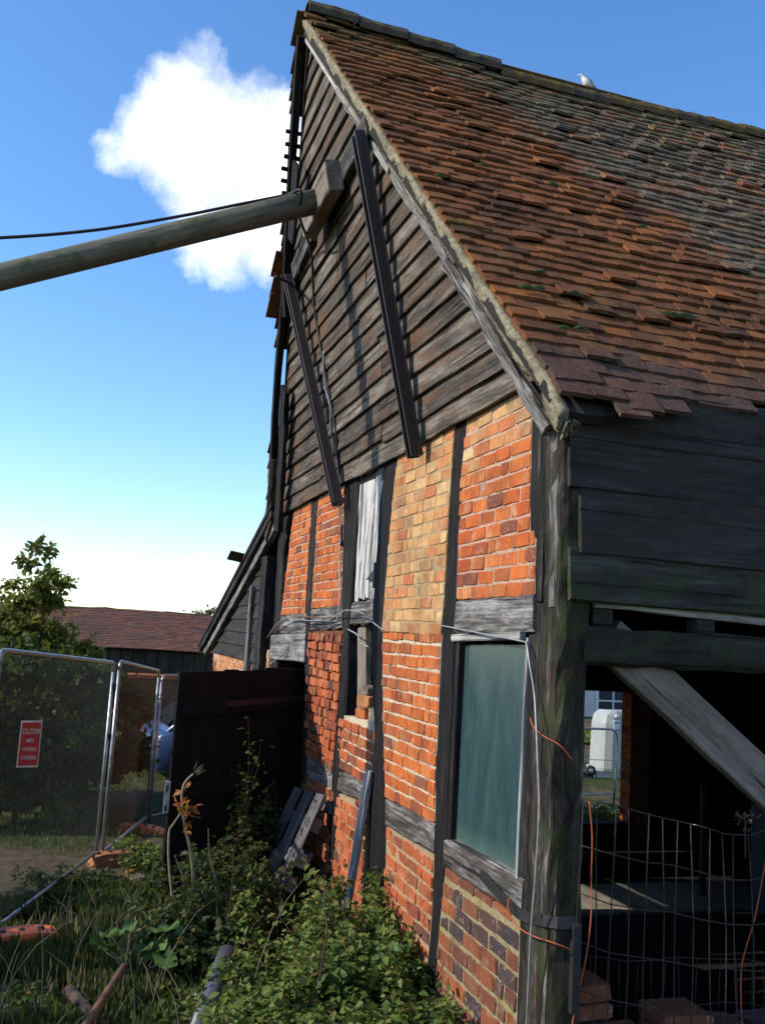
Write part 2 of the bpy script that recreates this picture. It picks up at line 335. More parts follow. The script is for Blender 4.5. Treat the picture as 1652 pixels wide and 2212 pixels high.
M['stone'] = simple('rubble', (.24, .18, .14), .95, 0, .5, 9, .8, .1)
M['felt'] = simple('roof_underlay', (.02, .017, .014), .95)
def pane():
    m, nb, p = newmat('dusty_green_pane'); tc = nb.n('ShaderNodeTexCoord'); v = tc.outputs['Object']
    d = nb.noise(nb.vm('MULTIPLY', v, (1, 5, 1.2)).outputs[0], 2., 7, .65)
    strk = nb.mapr(nb.noise(nb.vm('MULTIPLY', v, (1, 60, 5)).outputs[0], 1., 4, .6), .64, .72)
    z = nb.n('ShaderNodeSeparateXYZ', {0: v})
    edge = nb.math('MULTIPLY', nb.mapr(z.outputs[2], -.40, -.53), .5)
    c = nb.ramp(d, [(.35, (.020, .046, .050)), (.7, (.038, .072, .073))])
    c = nb.mix(nb.math('MULTIPLY', strk, .35), c, (.16, .22, .2)); c = nb.mix(edge, c, (.12, .18, .13))
    setp(nb, p, c, nb.mapr(d, .3, .7, .16, .32), d, .05, .002, .45); return m
M['pane'] = pane()
def leafm(name, stops, trans=.35, spec=.25):
    m, nb, p = newmat(name); r = rnd(nb); c = nb.ramp(r, stops); g = nb.n('ShaderNodeNewGeometry')
    n = nb.noise(g.outputs['Position'], 3.5, 3, .5); c = nb.mix(nb.mapr(n, .35, .7, 0, .5), c, nb.mix(.55, c, (.02, .03, .008)))
    setp(nb, p, c, .6, None, spec=spec)
    t = nb.n('ShaderNodeBsdfTranslucent', {'Color': nb.mix(.5, c, (.13, .17, .02))}); mx = nb.n('ShaderNodeMixShader', {0: trans})
    nb.L.new(p.outputs[0], mx.inputs[1]); nb.L.new(t.outputs[0], mx.inputs[2])
    nb.L.new(mx.outputs[0], [n_ for n_ in nb.N if n_.type == 'OUTPUT_MATERIAL'][0].inputs[0]); return m
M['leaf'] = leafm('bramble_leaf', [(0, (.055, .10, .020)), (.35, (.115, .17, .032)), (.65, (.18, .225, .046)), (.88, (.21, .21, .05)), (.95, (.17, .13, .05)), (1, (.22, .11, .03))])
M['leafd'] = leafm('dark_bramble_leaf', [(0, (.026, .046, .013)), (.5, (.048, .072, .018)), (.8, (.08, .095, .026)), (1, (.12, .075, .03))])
M['leaft'] = leafm('hedge_tree_leaf', [(0, (.09, .115, .024)), (.4, (.17, .185, .032)), (.75, (.25, .24, .045)), (1, (.32, .23, .05))], .5)
M['leafh'] = leafm('hedge_leaf', [(0, (.03, .05, .012)), (.5, (.055, .08, .016)), (.85, (.09, .11, .022)), (1, (.12, .09, .025))])
M['leaff'] = leafm('far_tree_leaf', [(0, (.12, .14, .07)), (1, (.22, .21, .11))])
M['leafo'] = leafm('orange_dead_leaf', [(0, (.30, .09, .02)), (1, (.42, .17, .04))])
M['leafbig'] = leafm('mallow_leaf', [(0, (.075, .15, .035)), (1, (.12, .2, .05))])
M['grass'] = leafm('grass_blade', [(0, (.035, .075, .014)), (.5, (.065, .12, .022)), (.8, (.12, .14, .04)), (1, (.26, .21, .1))])
M['dry'] = leafm('dry_grass_blade', [(0, (.19, .15, .075)), (.6, (.3, .24, .13)), (1, (.12, .12, .04))])
M['stem'] = simple('dry_stem', (.34, .27, .18), .9, 0, .4, 20, .3); M['stemd'] = simple('brown_stem', (.09, .055, .035), .9, 0, .4, 20, .3)
M['bark'] = simple('bark', (.10, .075, .055), .95, 0, .5, 14, .8, .1)
M['moss'] = leafm('moss', [(0, (.035, .048, .010)), (1, (.065, .075, .016))], .1)
M['carpaint'] = simple('blue_car_paint', (.035, .07, .17), .3, .2, .08, 3, .0, .6)
M['carglass'] = simple('dark_car_glass', (.02, .025, .03), .08, 0, .1, 3, .0, .8)
M['tyre'] = simple('tyre_rubber', (.02, .02, .02), .85); M['lamp'] = simple('lamp_lens', (.6, .6, .58), .2); M['redlamp'] = simple('red_lens', (.35, .02, .02), .3)
M['whitep'] = simple('white_canopy_panel', (.36, .38, .35), .5, 0, .12, 3, .05); M['blue'] = simple('blue_print', (.10, .13, .35), .6); M['black'] = simple('black_print', (.02, .02, .02), .6)
M['render'] = simple('grey_render', (.52, .5, .47), .95, 0, .15, 3, .2, .1); M['frame'] = simple('white_window_frame', (.7, .71, .72), .5, 0, .1)
M['winglass'] = simple('dark_window_glass', (.02, .03, .045), .08, 0, .1, 2, 0, .7)
def groundm():
    m, nb, p = newmat('yard_earth'); g = nb.n('ShaderNodeNewGeometry'); P = g.outputs['Position']
    n1 = nb.noise(P, .55, 6, .6); n2 = nb.noise(P, 6, 8, .7); n3 = nb.noise(P, 45, 5, .7)
    soil = nb.ramp(n2, [(.3, (.055, .04, .026)), (.55, (.12, .088, .055)), (.75, (.19, .145, .095))])
    green = nb.ramp(n2, [(.3, (.022, .035, .01)), (.7, (.05, .075, .02))])
    c = nb.mix(nb.mapr(nb.math('ADD', n1, nb.math('MULTIPLY', n3, .12)), .50, .62), soil, green)
    setp(nb, p, c, .97, nb.math('ADD', n2, nb.math('MULTIPLY', n3, .4)), 1., .05, .1); return m
M['ground'] = groundm()

# ------------------------------------------------------------------ ground
def hgt(x, y):
    h = .035*math.sin(x*1.3+y*.7)+.03*math.sin(x*.6-y*1.7+1)
    g = .8-.082*min(max(y, -4), 14.2)                     # the yard falls away from the camera
    t = min(max((y-20)/16, 0), 1); g -= .80*t*t*(3-2*t)
    k = min(max((x-2.0)/3., 0), 1)
    if x > 1.85 and 3.4 < y < 14.6: return min(g, -.10)
    h += g*(1-k)+(g if y < 3.4 else 0)*k
    return h
gx = [1+math.copysign(abs(u)**2.6*260, u) for u in np.linspace(-1, 1, 121)]; gy = [8+math.copysign(abs(u)**2.6*260, u) for u in np.linspace(-1, 1, 121)]
V = [(x, y, hgt(x, y)) for y in gy for x in gx]; n = 121
Fc = [(j*n+i, j*n+i+1, (j+1)*n+i+1, (j+1)*n+i) for j in range(n-1) for i in range(n-1)]
tag(mk('ground', V, Fc, M['ground'], None, None, True), 'earth and grass yard around the old barn', None, None, 'structure')

# ------------------------------------------------------------------ the barn
YS = 3.53; _c = ray(1205, 1397); X0 = _c[0]/_c[1]*YS            # gable plane x = X0, side wall plane y = YS
ZB, KL = 3.55, .2026                                            # above ZB the gable leans outwards
def gx_(z): return X0-KL*max(0., z-ZB)
def G(x, y, off=0.):                                            # pixel -> point on the gable
    d = ray(x, y); t = X0/d[0]
    if EYE+t*d[2] > ZB: t = (X0-KL*(EYE-ZB))/(d[0]+KL*d[2])
    P = np.array([0, 0, EYE])+t*d; return Vector((P[0]-off, P[1], P[2]))
def GO(x, y, off):                                             # pixel -> point on the plane standing off in front of the gable
    d = ray(x, y); t = (X0-off)/d[0]
    if EYE+t*d[2] > ZB: t = (X0-off-KL*(EYE-ZB))/(d[0]+KL*d[2])
    return Vector(np.array([0, 0, EYE])+t*d)
def S(x, y, off=0.):                                            # pixel -> point on the long side wall
    d = ray(x, y); P = np.array([0, 0, EYE])+YS/d[1]*d; return Vector((P[0], P[1]-off, P[2]))
def atY(x, y, Y):
    d = ray(x, y); P = np.array([0, 0, EYE])+Y/d[1]*d; return Vector(P)
def atZ(x, y, Z):
    d = ray(x, y); P = np.array([0, 0, EYE])+(Z-EYE)/d[2]*d; return Vector(P)
def gw(y, z, off=0.): return Vector((gx_(z)-off, y, z))
APY, APZ = 6.40, 6.93
def yR(z): return APY-(APZ-z)/1.22
def yL(z): return APY+(APZ-z)/1.0
barn = empty('timber_framed_barn', (X0, 6.4, 0), 'old timber framed barn with brick panels, boarded gable and clay tile roof', 'barn')
GN = Vector((-1, 0, 0))

# weatherboards of the gable, one object each plank
z = 3.60; row = 0; e = .130
while z < 6.82:
    zt = min(z+e+.035, APZ-.02); ya, yb = yR((z+zt)/2)+.015, yL((z+zt)/2)-.01
    zm = (z+zt)/2; cuts = []
    span = yb-ya; npl = 1 if span < 1.6 else (2 if span < 3.6 else 3)
    br = [ya]+[ya+span*(k+random.uniform(-.22, .22))/npl for k in range(1, npl)]+[yb]
    for k in range(npl):
        a, b = br[k]+(.004 if k else 0), br[k+1]-(.004 if k < npl-1 else 0)
        wdt = (zt-z); dz1, dz2 = random.uniform(-.012, .012), random.uniform(-.012, .012)
        cs = (0 if k else 1/1.22, 0 if k < npl-1 else -1/1.0)
        A = gw(a, zm+dz1, .016+random.uniform(0, .006)); B = gw(b, zm+dz2, .016+random.uniform(0, .006))
        up = Vector((-KL+.20, 0, 1))       # lapped: foot of the plank stands out
        side = Vector((-KL+.17, 0, 1)).normalized()
        beam('weatherboard', A, B, side, wdt*random.uniform(.95, 1.03), .022, M['board'], barn, n=max(4, int((b-a)*4)), jit=.0035, ch=.004, wob=.003, endj=.01, cuts=cs)
    z += e*random.uniform(.93, 1.07); row += 1
# backing of the gable so that the loft is closed
prism('gable_lining', [gw(yR(3.55)+.05, 3.56, -.05), gw(yL(3.55)-.1, 3.56, -.05), gw(APY, APZ-.05, -.05)], (.03, 0, 0), M['dark'], barn)
# timber frame
def gpost(name, tl, tr, br, bl, off, mat, depth=.14, n=10, jit=.006, wob=.006):
    a = (G(*tl)+G(*tr))/2; b = (G(*bl)+G(*br))/2; wd = ((G(*tl)-G(*tr)).length+(G(*bl)-G(*br)).length)/2
    h = Vector((off-depth/2, 0, 0)); sd = (G(*tl)-G(*tr)) if abs(a.z-b.z) > abs(a.y-b.y) else Vector((0, 0, 1))
    return beam(name, a-h, b-h, sd, wd, depth, mat, barn, n=n, jit=jit, ch=.012, wob=wob)
def gbeam(name, tl, tr, br, bl, off, mat, depth=.14, n=8, jit=.008, wob=.005):
    a = (G(*tl)+G(*bl))/2; b = (G(*tr)+G(*br))/2; wd = ((G(*tl)-G(*bl)).length+(G(*tr)-G(*br)).length)/2
    h = Vector((off-depth/2, 0, 0))
    return beam(name, a-h, b-h, (0, 0, 1), wd, depth, mat, barn, n=n, jit=jit, ch=.014, wob=wob)
BARNZ0 = .0
def gpost2(name, pts, off, mat, depth=.16, to_ground=True, jit=.006):
    """post whose pixel edges are given at several heights: [(xl, xr, y), ...] from the top down"""
    P = [((G(xl, y)+G(xr, y))/2, (G(xl, y)-G(xr, y)).length) for xl, xr, y in pts]
    if to_ground: P.append((Vector((X0, P[-1][0].y+(P[-1][0].y-P[0][0].y)*.15, -.05)), P[-1][1]))
    # densify
    Q = []
    for (a, wa), (b, wb) in zip(P[:-1], P[1:]):
        k = max(2, int((a-b).length/.12))
        for i in range(k): t = i/k; Q.append((a.lerp(b, t), wa+(wb-wa)*t))
    Q.append(P[-1])
    o = Q[len(Q)//2][0]; V = []; Fc = []; s = random.uniform(0, 9)
    # local x up the post, so that the grain follows it
    for c, wd in Q:
        for (u, v) in ((.5, 0), (.42, 1), (-.42, 1), (-.5, 0), (-.5, -1), (.5, -1)):
            dpt = {0: off-.012, 1: off, -1: off-depth}[v]
            V.append((c.z-o.z+random.uniform(-.004, .004), c.y-o.y+u*wd+random.uniform(-jit, jit)+.006*math.sin(c.z*9+s), -(dpt+random.uniform(-.004, .004) if v >= 0 else dpt)+0))
    m = 6
    for i in range(len(Q)-1):
        for j in range(m): k = (j+1) % m; Fc.append((i*m+j, i*m+k, (i+1)*m+k, (i+1)*m+j))
    Fc.append(tuple(range(m-1, -1, -1))); Fc.append(tuple((len(Q)-1)*m+j for j in range(m)))
    # local (x=z_world, y=y_world, z=x_world)
    Mx = Matrix(((0, 0, 1, X0), (0, 1, 0, o.y), (1, 0, 0, o.z), (0, 0, 0, 1)))
    return mk(name, V, Fc, mat, barn, Mx)
gpost2('post', [(980, 1007, 890), (968, 991, 1290), (950, 980, 1540), (942, 972, 1750), (936, 956, 1985), (915, 940, 2200)], .012, M['post'])
gpost2('post', [(832, 862, 950), (822, 855, 1080), (803, 830, 1380), (810, 831, 1600), (800, 836, 1790)], .012, M['post'])
gpost2('post', [(747, 770, 1005), (742, 756, 1337), (737, 752, 1467), (721, 736, 1658)], .012, M['post'])
gpost2('post', [(672, 686, 1070), (661, 675, 1285), (660, 672, 1363), (660, 669, 1502), (652, 663, 1670)], .012, M['post'])
gpost2('post', [(600, 626, 1080), (600, 613, 1200), (594, 608, 1335)], .012, M['post'])
# plates and rails
gbeam('plate', (612, 1112), (1150, 838), (1150, 872), (612, 1130), -.006, M['post'], .16, 14)
gbeam('rail', (988, 1292), (1160, 1286), (1158, 1366), (988, 1368), .016, M['rail'], .12)
gbeam('rail', (752, 1300), (815, 1296), (815, 1345), (752, 1350), .0, M['rail'], .12)
gbeam('rail', (672, 1314), (742, 1308), (742, 1358), (672, 1364), .010, M['rail'], .12)
gbeam('rail', (606, 1328), (664, 1324), (664, 1366), (606, 1370), .012, M['rail'], .12)
gbeam('rail', (836, 1722), (945, 1778), (942, 1848), (834, 1782), .012, M['rail'], .12)
gbeam('sill_beam', (966, 1815), (1135, 1900), (1135, 1990), (964, 1872), .02, M['rail'], .14)
gbeam('rail', (660, 1632), (722, 1655), (722, 1705), (655, 1676), .006, M['rail'], .12)
gbeam('rail', (733, 1660), (800, 1690), (797, 1738), (730, 1712), .006, M['rail'], .12)
# corner post: big, weathered, jowled at the top
def corner_post():
    V = []; Fc = []; st = np.linspace(-.05, 3.50, 34); o = Vector((X0, YS, 1.7)); m = 10
    for z in st:
        y1 = YS+.235+.008*math.sin(z*2.3)+(.10 if z > 3.38 else 0); x1 = X0+.155+.010*math.sin(z*1.9+1)-.03*max(0, z-2.7)
        for (x, y) in ((X0-.004, YS+.05), (X0-.006, YS+.14), (X0-.002, y1-.012), (X0+.012, y1), (x1, y1), (x1, YS+.1), (x1-.004, YS+.008), (x1-.07, YS-.005), (X0+.03, YS-.006), (X0+.002, YS+.010)):
            V.append((z-1.7+random.uniform(-.006, .006), y-YS+random.uniform(-.008, .008), x-X0+random.uniform(-.008, .008)))
    for i in range(len(st)-1):
        for j in range(m): k = (j+1) % m; Fc.append((i*m+j, i*m+k, (i+1)*m+k, (i+1)*m+j))
    Fc.append(tuple(range(m))); Fc.append(tuple((len(st)-1)*m+j for j in range(m-1, -1, -1)))
    Mx = Matrix(((0, 0, 1, o.x), (0, 1, 0, o.y), (1, 0, 0, o.z), (0, 0, 0, 1)))
    return mk('corner_post', V, [f[::-1] for f in Fc], M['corner'], barn, Mx)
corner_post()
gpost2('post', [(1149, 1186, 850), (1151, 1184, 1000), (1150, 1180, 1150), (1163, 1178, 1165), (1160, 1176, 1300)], .014, M['post'], .1, False)
gpost2('post_face', [(1194, 1213, 862), (1190, 1210, 1000), (1190, 1207, 1150), (1186, 1200, 1310)], .008, M['rail'], .04, False, .008)
beam('tie_end', gw(3.70, 3.50, .035), gw(3.78, 3.51, -.12), (0, 0, 1), .09, .11, M['post'], barn, n=4, jit=.012, ch=.03)

# brick panels ------------------------------------------------------
BR = []            # (pixel area, panel, matrix, verts, faces, material)
def brick_geo(l, h, d=.10, rough=.004, rnd_=.0055):
    a, b = l/2, h/2; q = rnd_
    ring = [(-a, -b+q), (-a+q, -b), (0, -b), (a-q, -b), (a, -b+q), (a, b-q), (a-q, b), (0, b), (-a+q, b), (-a, b-q)]
    ring = [(x+random.uniform(-rough, rough), y+random.uniform(-rough, rough)) for x, y in ring]; m = len(ring); V = []
    s1, s2 = random.uniform(-.5, .5)*rough, random.uniform(-.4, .4)*rough
    for x, y in ring: V.append((x-math.copysign(.0035, x), y-math.copysign(.0035, y), s1*x/a+s2*y/b+random.uniform(-.0015, .0015)))
    for x, y in ring: V.append((x, y, -.005))
    for x, y in ring: V.append((x, y, -d))
    Fc = [tuple(range(m))]
    for r in (0, 1):
        for j in range(m): k = (j+1) % m; Fc.append((r*m+j, (r+1)*m+j, (r+1)*m+k, r*m+k))
    return V, Fc
def panel(name, L, Rr, course, mat, mort, proud=.012, recess=.008, blen=.215, joint=.010, sag=0., rough=.004, miss=0., seed=0, header=.25, slump=.0):
    """L and Rr: left and right edges as pixel polylines from the top down"""
    random.seed(100+seed)
    l3 = [G(*p) for p in L]; r3 = [G(*p) for p in Rr]
    def edge(P, z):
        if z >= P[0].z: a, b = P[0], P[1]
        elif z <= P[-1].z: a, b = P[-2], P[-1]
        else:
            for a, b in zip(P[:-1], P[1:]):
                if a.z >= z >= b.z: break
        t = (z-a.z)/(b.z-a.z) if abs(b.z-a.z) > 1e-6 else 0; return a.y+(b.y-a.y)*t
    # mortar slab
    poly = [Vector((X0-proud+recess, p.y, p.z)) for p in l3]+[Vector((X0-proud+recess, p.y, p.z)) for p in reversed(r3)]
    pan = prism(name, poly, (.11, 0, 0), mort, barn)
    tag(pan, None)
    zb = min(l3[-1].z, r3[-1].z); zt = max(l3[0].z, r3[0].z); k = 0; zc = zb+course/2-joint/2
    while zc < zt+course*.3:
        yl, yr = edge(l3, zc), edge(r3, zc); tilt = random.uniform(-.006, .006)
        y = yl-random.uniform(0, .004); first = True
        ofs = random.uniform(.35, .65) if k % 2 else random.uniform(.9, 1.)
        while y > yr+.025:
            ln = blen*random.uniform(.95, 1.03) if random.random() > header else blen*.48
            if first: ln *= ofs; first = False
            ln = max(min(ln, y-yr), .03)
            if y-ln-yr < .045: ln = y-yr
            yc = y-ln/2; fr = (yl-yc)/(yl-yr)
            # top and bottom of the panel follow its own sloping edges
            ztop = l3[0].z+(r3[0].z-l3[0].z)*fr; zbot = l3[-1].z+(r3[-1].z-l3[-1].z)*fr
            z = zc+tilt*(fr-.5)*2+sag*math.sin(fr*math.pi)+random.uniform(-.002, .002)
            if zbot-.02 < z < ztop-.012 and random.random() > miss:
                h = min(course-joint, 2*(ztop-z)+.01)
                Vv, Ff = brick_geo(ln-joint, h*random.uniform(.95, 1.02), .10, rough)
                pr = proud+random.uniform(-.002, .002)*(1+rough*250)+slump*random.uniform(-1, 1)
                ang = random.gauss(0, .006+slump*.8)
                # local x = -y world (left to right in the picture), local y = z world, local z = -x world
                Mx = Matrix.Translation((X0-pr, yc, z))@Matrix(((0, 0, -1, 0), (-1, 0, 0, 0), (0, 1, 0, 0), (0, 0, 0, 1)))@Matrix.Rotation(ang, 4, 'Z')
                px, py, dep = project((X0, yc, z)); a = (ln*F/dep)*(course*F/dep)
                BR.append((a if (-40 < px < 1700 and py < 2260) else 0, pan, Mx, Vv, Ff, mat(fr, z) if callable(mat) else mat))
            y -= ln
        zc += course; k += 1
    return pan
def p1mat(fr, z):
    t = (z-3.30)*3.2+random.uniform(-.35, .35)-(.15 if fr < .2 else 0)
    return M['b_buff'] if t > .55 else (M['b_mix'] if t > .15 else M['b_red'])
panel('brick_panel', [(1006, 884), (998, 1050), (990, 1292)], [(1149, 828), (1150, 1150), (1163, 1165), (1160, 1288)], .0755, p1mat, M['m_pink'], .016, .0045, .185, .009, seed=1, header=.12, rough=.0025)
panel('brick_panel', [(862, 944), (857, 1040), (839, 1250), (830, 1366)], [(981, 899), (973, 1150), (966, 1290), (958, 1366)], .0735, lambda f, z: M['b_buff'] if random.random() < .72 else M['b_mix'], M['m_buff'], .022, .004, .185, .007, seed=2, header=.12, rough=.0025)
panel('brick_panel', [(830, 1369), (829, 1450), (832, 1600), (836, 1720)], [(958, 1369), (955, 1420), (948, 1600), (943, 1774)], .074, M['b_red'], M['m_cream'], .016, .006, .200, .010, seed=3, header=.35, rough=.003)
panel('brick_panel', [(687, 1074), (675, 1314)], [(744, 1048), (739, 1308)], .0745, M['b_red'], M['m_pink'], .014, .006, .2, .010, seed=4, header=.3, rough=.003)
panel('brick_panel', [(634, 1098), (609, 1329)], [(673, 1080), (662, 1322)], .0745, M['b_red'], M['m_pink'], .014, .006, .2, .010, seed=5, header=.3, rough=.003)
panel('brick_panel', [(671, 1364), (664, 1500), (662, 1632)], [(738, 1362), (734, 1500), (724, 1655)], .0745, M['b_deep'], M['m_dark'], .014, .022, .165, .012, seed=6, header=.3, rough=.009, slump=.012, miss=.03)
panel('brick_panel', [(734, 1543), (731, 1658)], [(818, 1562), (800, 1688)], .0745, M['b_deep'], M['m_cream'], .014, .008, .19, .012, seed=7, header=.4, rough=.006)
panel('brick_panel', [(731, 1714), (722, 1790), (712, 1990)], [(797, 1738), (790, 1800), (778, 2020)], .0745, M['b_deep'], M['m_buff'], .010, .010, .19, .012, seed=8, rough=.006)
panel('brick_panel', [(657, 1676), (640, 1900)], [(724, 1707), (715, 1930)], .0745, M['b_low'], M['m_buff'], .010, .008, .19, .012, seed=9, rough=.006)
panel('brick_panel', [(837, 1786), (834, 1900), (820, 2212), (815, 2300)], [(940, 1848), (938, 1930), (932, 2020), (905, 2300)], .0755, M['b_low'], M['m_buff'], .012, .006, .19, .014, seed=10, rough=.006)
panel('brick_panel', [(966, 1876), (950, 2030), (938, 2160), (925, 2400)], [(1128, 1990), (1126, 2080), (1122, 2160), (1116, 2420)], .083, M['b_old'], M['m_lich'], .016, .006, .200, .014, seed=11, rough=.005, header=.18)
panel('lean_to_brick', [(462, 1412), (463, 1560), (464, 1700)], [(545, 1414), (543, 1560), (541, 1700)], .0745, M['b_mix'], M['m_pink'], .01, .004, .2, .010, seed=31)
panel('lean_to_brick', [(556, 1404), (555, 1560), (553, 1700)], [(582, 1404), (580, 1560), (578, 1700)], .0745, M['b_mix'], M['m_pink'], .01, .004, .2, .010, seed=32)
random.seed(21)
# inner brick pier beside the far doorway
pier = box('brick_pier', (6.15, 9.51, .02), (6.40, 9.72, 1.95), M['m_dark'], barn)
for i in range(25):
    zc = .06+i*.0755
    if zc > 1.93: break
    for j in range(2 if i % 2 else 1):
        ln = .10 if i % 2 else .205; yc = 9.615 if not i % 2 else 9.563+.105*j
        Vv, Ff = brick_geo(ln-.008, .066, .10, .004)
        BR.append((300, pier, Matrix.Translation((6.142, yc, zc))@Matrix(((0, 0, -1, 0), (-1, 0, 0, 0), (0, 1, 0, 0), (0, 0, 0, 1))), Vv, Ff, M['b_red']))
# broken stub wall under the side opening: courses of bricks on end of the mesh
stub = box('stub_wall', (2.10, 3.60, -.03), (4.05, 3.76, .60), M['m_dark'], barn)
def sidebrick(x, z, l, h, y=YS+.02, mat=M['b_old'], d=.2):
    Vv, Ff = brick_geo(l, h, d, .006, .012)
    BR.append((5000, stub, Matrix.Translation((x, y, z))@Matrix(((1, 0, 0, 0), (0, 0, -1, 0), (0, 1, 0, 0), (0, 0, 0, 1)))@Matrix.Rotation(random.gauss(0, .02), 4, 'Z'), Vv, Ff, mat))
zz = .632
while zz < 1.06:
    sidebrick(2.135+random.uniform(-.01, .01), zz, .20, .064)
    if zz < .91: sidebrick(2.61+random.uniform(-.01, .01), zz, .25, .064)
    if zz < .78: sidebrick(2.355, zz, .20, .064); sidebrick(2.86, zz, .2, .064); sidebrick(3.1, zz, .21, .064); sidebrick(3.34, zz, .21, .064)
    zz += .072
# link bricks: the 300 that show largest singly, the rest as one part
BR.sort(key=lambda b: -b[0])
for a, pan, Mx, Vv, Ff, m in BR[:300]: mk('brick', Vv, Ff, m, pan, Mx)
def join(name, items, parent, mats):
    V = []; Fc = []; mi = []; o = WM[parent.name].translation
    for Mx, Vv, Ff, m in items:
        b = len(V); V += [Mx@Vector(v)-o for v in Vv]; Fc += [tuple(b+i for i in f) for f in Ff]; mi += [mats.index(m)]*len(Ff)
    return tag(mk(name, V, Fc, None, parent, Matrix.Translation(o), False, mats, mi), None, None, None, 'stuff')
bm_ = [M[k] for k in ('b_red', 'b_buff', 'b_mix', 'b_old', 'b_low', 'b_deep')]
join('brickwork', [b[2:] for b in BR[300:]], barn, bm_)

# window with its dusty green sheet ---------------------------------
a, b, c, d = G(990, 1376), G(1147, 1374), G(1120, 1893), G(975, 1813)
win = prism('window', [p+Vector((.075, 0, 0)) for p in (a, b, c, d)], (.02, 0, 0), M['dark'], barn)
pa, pb, pc, pd = G(998, 1393), G(1140, 1393), G(1117, 1890), G(977, 1815)
prism('pane', [p+Vector((.020, 0, 0)) for p in (pa, pb, pc, pd)], (.006, 0, 0), M['pane'], win)
beam('frame_stile', G(1146, 1378)+Vector((.005, 0, 0)), G(1122, 1898)+Vector((.005, 0, 0)), (0, 1, 0), .018, .05, M['grey'], win, n=6, jit=.002)
beam('frame_stile', G(994, 1378)+Vector((.015, 0, 0)), G(974, 1815)+Vector((.015, 0, 0)), (0, 1, 0), .035, .06, M['post'], win, n=6, jit=.002)
beam('frame_head', G(984, 1379)-Vector((.012, 0, 0)), G(1134, 1374)-Vector((.012, 0, 0)), (0, 0, 1), .036, .03, M['lath'], win, n=6, jit=.002)
beam('frame_sill', G(972, 1818)+Vector((.01, 0, 0)), G(1122, 1900)+Vector((.01, 0, 0)), (0, 0, 1), .03, .05, M['rail'], win, n=6, jit=.003)
gpost2('jamb', [(1143, 1158, 1370), (1122, 1142, 1900)], .004, M['post'], .12, False)

# loft door of peeling white planks
ld = box('loft_door', (X0+.052, 5.98, 2.62), (X0+.07, 6.72, 3.52), M['dark'], barn)
tl, tr, br_, bl = G(773, 1012), G(836, 968), G(811, 1294), G(752, 1296)
for k in range(4):
    t0, t1 = k/4+.006, (k+1)/4-.006
    A = tl.lerp(tr, (t0+t1)/2); B = bl.lerp(br_, (t0+t1)/2); A.z += random.uniform(-.02, .01); B.z += random.uniform(-.015, .015)
    beam('plank', A+Vector((.038, 0, 0)), B+Vector((.038, 0, 0)), (0, 1, 0), (tl-tr).length*(t1-t0), .026, M['white'], ld, n=8, jit=.002, ch=.003)
for (hx, hy) in ((826, 1012), (806, 1243)):
    h = G(hx, hy, -.012); 
    prism('hinge', [h+Vector((0, .17, -.025)), h+Vector((0, -.02, .05)), h+Vector((0, -.02, -.03))], (-.014, 0, 0), M['iron'], ld)
    box('hinge_plate', (h.x-.02, h.y-.05, h.z-.09), (h.x-.002, h.y-.015, h.z+.09), M['iron'], ld)
# hatch opening under it
beam('hatch_jamb', G(768, 1352)+Vector((.07, 0, 0)), G(766, 1545)+Vector((.07, 0, 0)), (0, 1, 0), .20, .05, M['plate'], barn, n=6)
beam('hatch_batten', G(811, 1395)+Vector((.05, 0, 0)), G(803, 1505)+Vector((.05, 0, 0)), (0, 1, 0), .05, .05, M['grey'], barn, n=5, jit=.004)
# white board above the doorway, lean-to gable and its roof
beam('door_board', G(592, 1398)-Vector((.03, 0, 0)), G(668, 1400)-Vector((.03, 0, 0)), (0, 0, 1), .25, .025, M['grey'], barn, n=5)
# lean-to
LT = lambda y: 3.46-(y-9.84)*.302
for i in range(9):
    z0 = 2.03+i*.165
    ye = 9.84+(3.40-z0-.09)/.302
    y0 = 10.02
    if ye < 10.3: break
    beam('weatherboard', Vector((X0-.012, y0, z0+.09)), Vector((X0-.012, ye+.15, z0+.09)), Vector((.12, 0, 1)), .185, .022, M['side'], barn, n=6, jit=.004, cuts=(0, -1.6))
beam('lean_to_post', Vector((X0-.02, 10.05, 3.2)), Vector((X0-.02, 10.1, 0)), (0, 1, 0), .30, .14, M['post'], barn, n=8)
beam('lean_to_post', Vector((X0-.015, 10.85, 2.9)), Vector((X0-.015, 10.9, 0)), (0, 1, 0), .12, .12, M['rail'], barn, n=8)
beam('lean_to_rafter', Vector((X0-.06, 9.62, 3.50)), Vector((X0-.06, 14.5, 2.01)), (0, 0, 1), .12, .07, M['rail'], barn, n=10)
beam('lean_to_rafter', Vector((X0-.12, 9.55, 3.62)), Vector((X0-.12, 14.75, 2.05)), (0, 0, 1), .09, .05, M['post'], barn, n=10)
lroof = mk('lean_to_roof', [(X0-.16, 9.5, 3.68), (4.7, 9.5, 3.68), (4.7, 14.8, 2.08), (X0-.16, 14.8, 2.08), (X0-.16, 9.5, 3.73), (4.7, 9.5, 3.73), (4.7, 14.8, 2.13), (X0-.16, 14.8, 2.13)],
   [(0,1,2,3)[::-1], (4,5,6,7), (0,1,5,4), (1,2,6,5), (2,3,7,6), (3,0,4,7)], M['felt'], barn)
for (yy, zz_) in ((11.15, 3.27),): beam('slipped_tile', (X0-.32, yy, zz_), (X0-.12, yy, zz_-.03), (0, 1, -.5), .20, .02, M['ridge'], lroof, n=2)

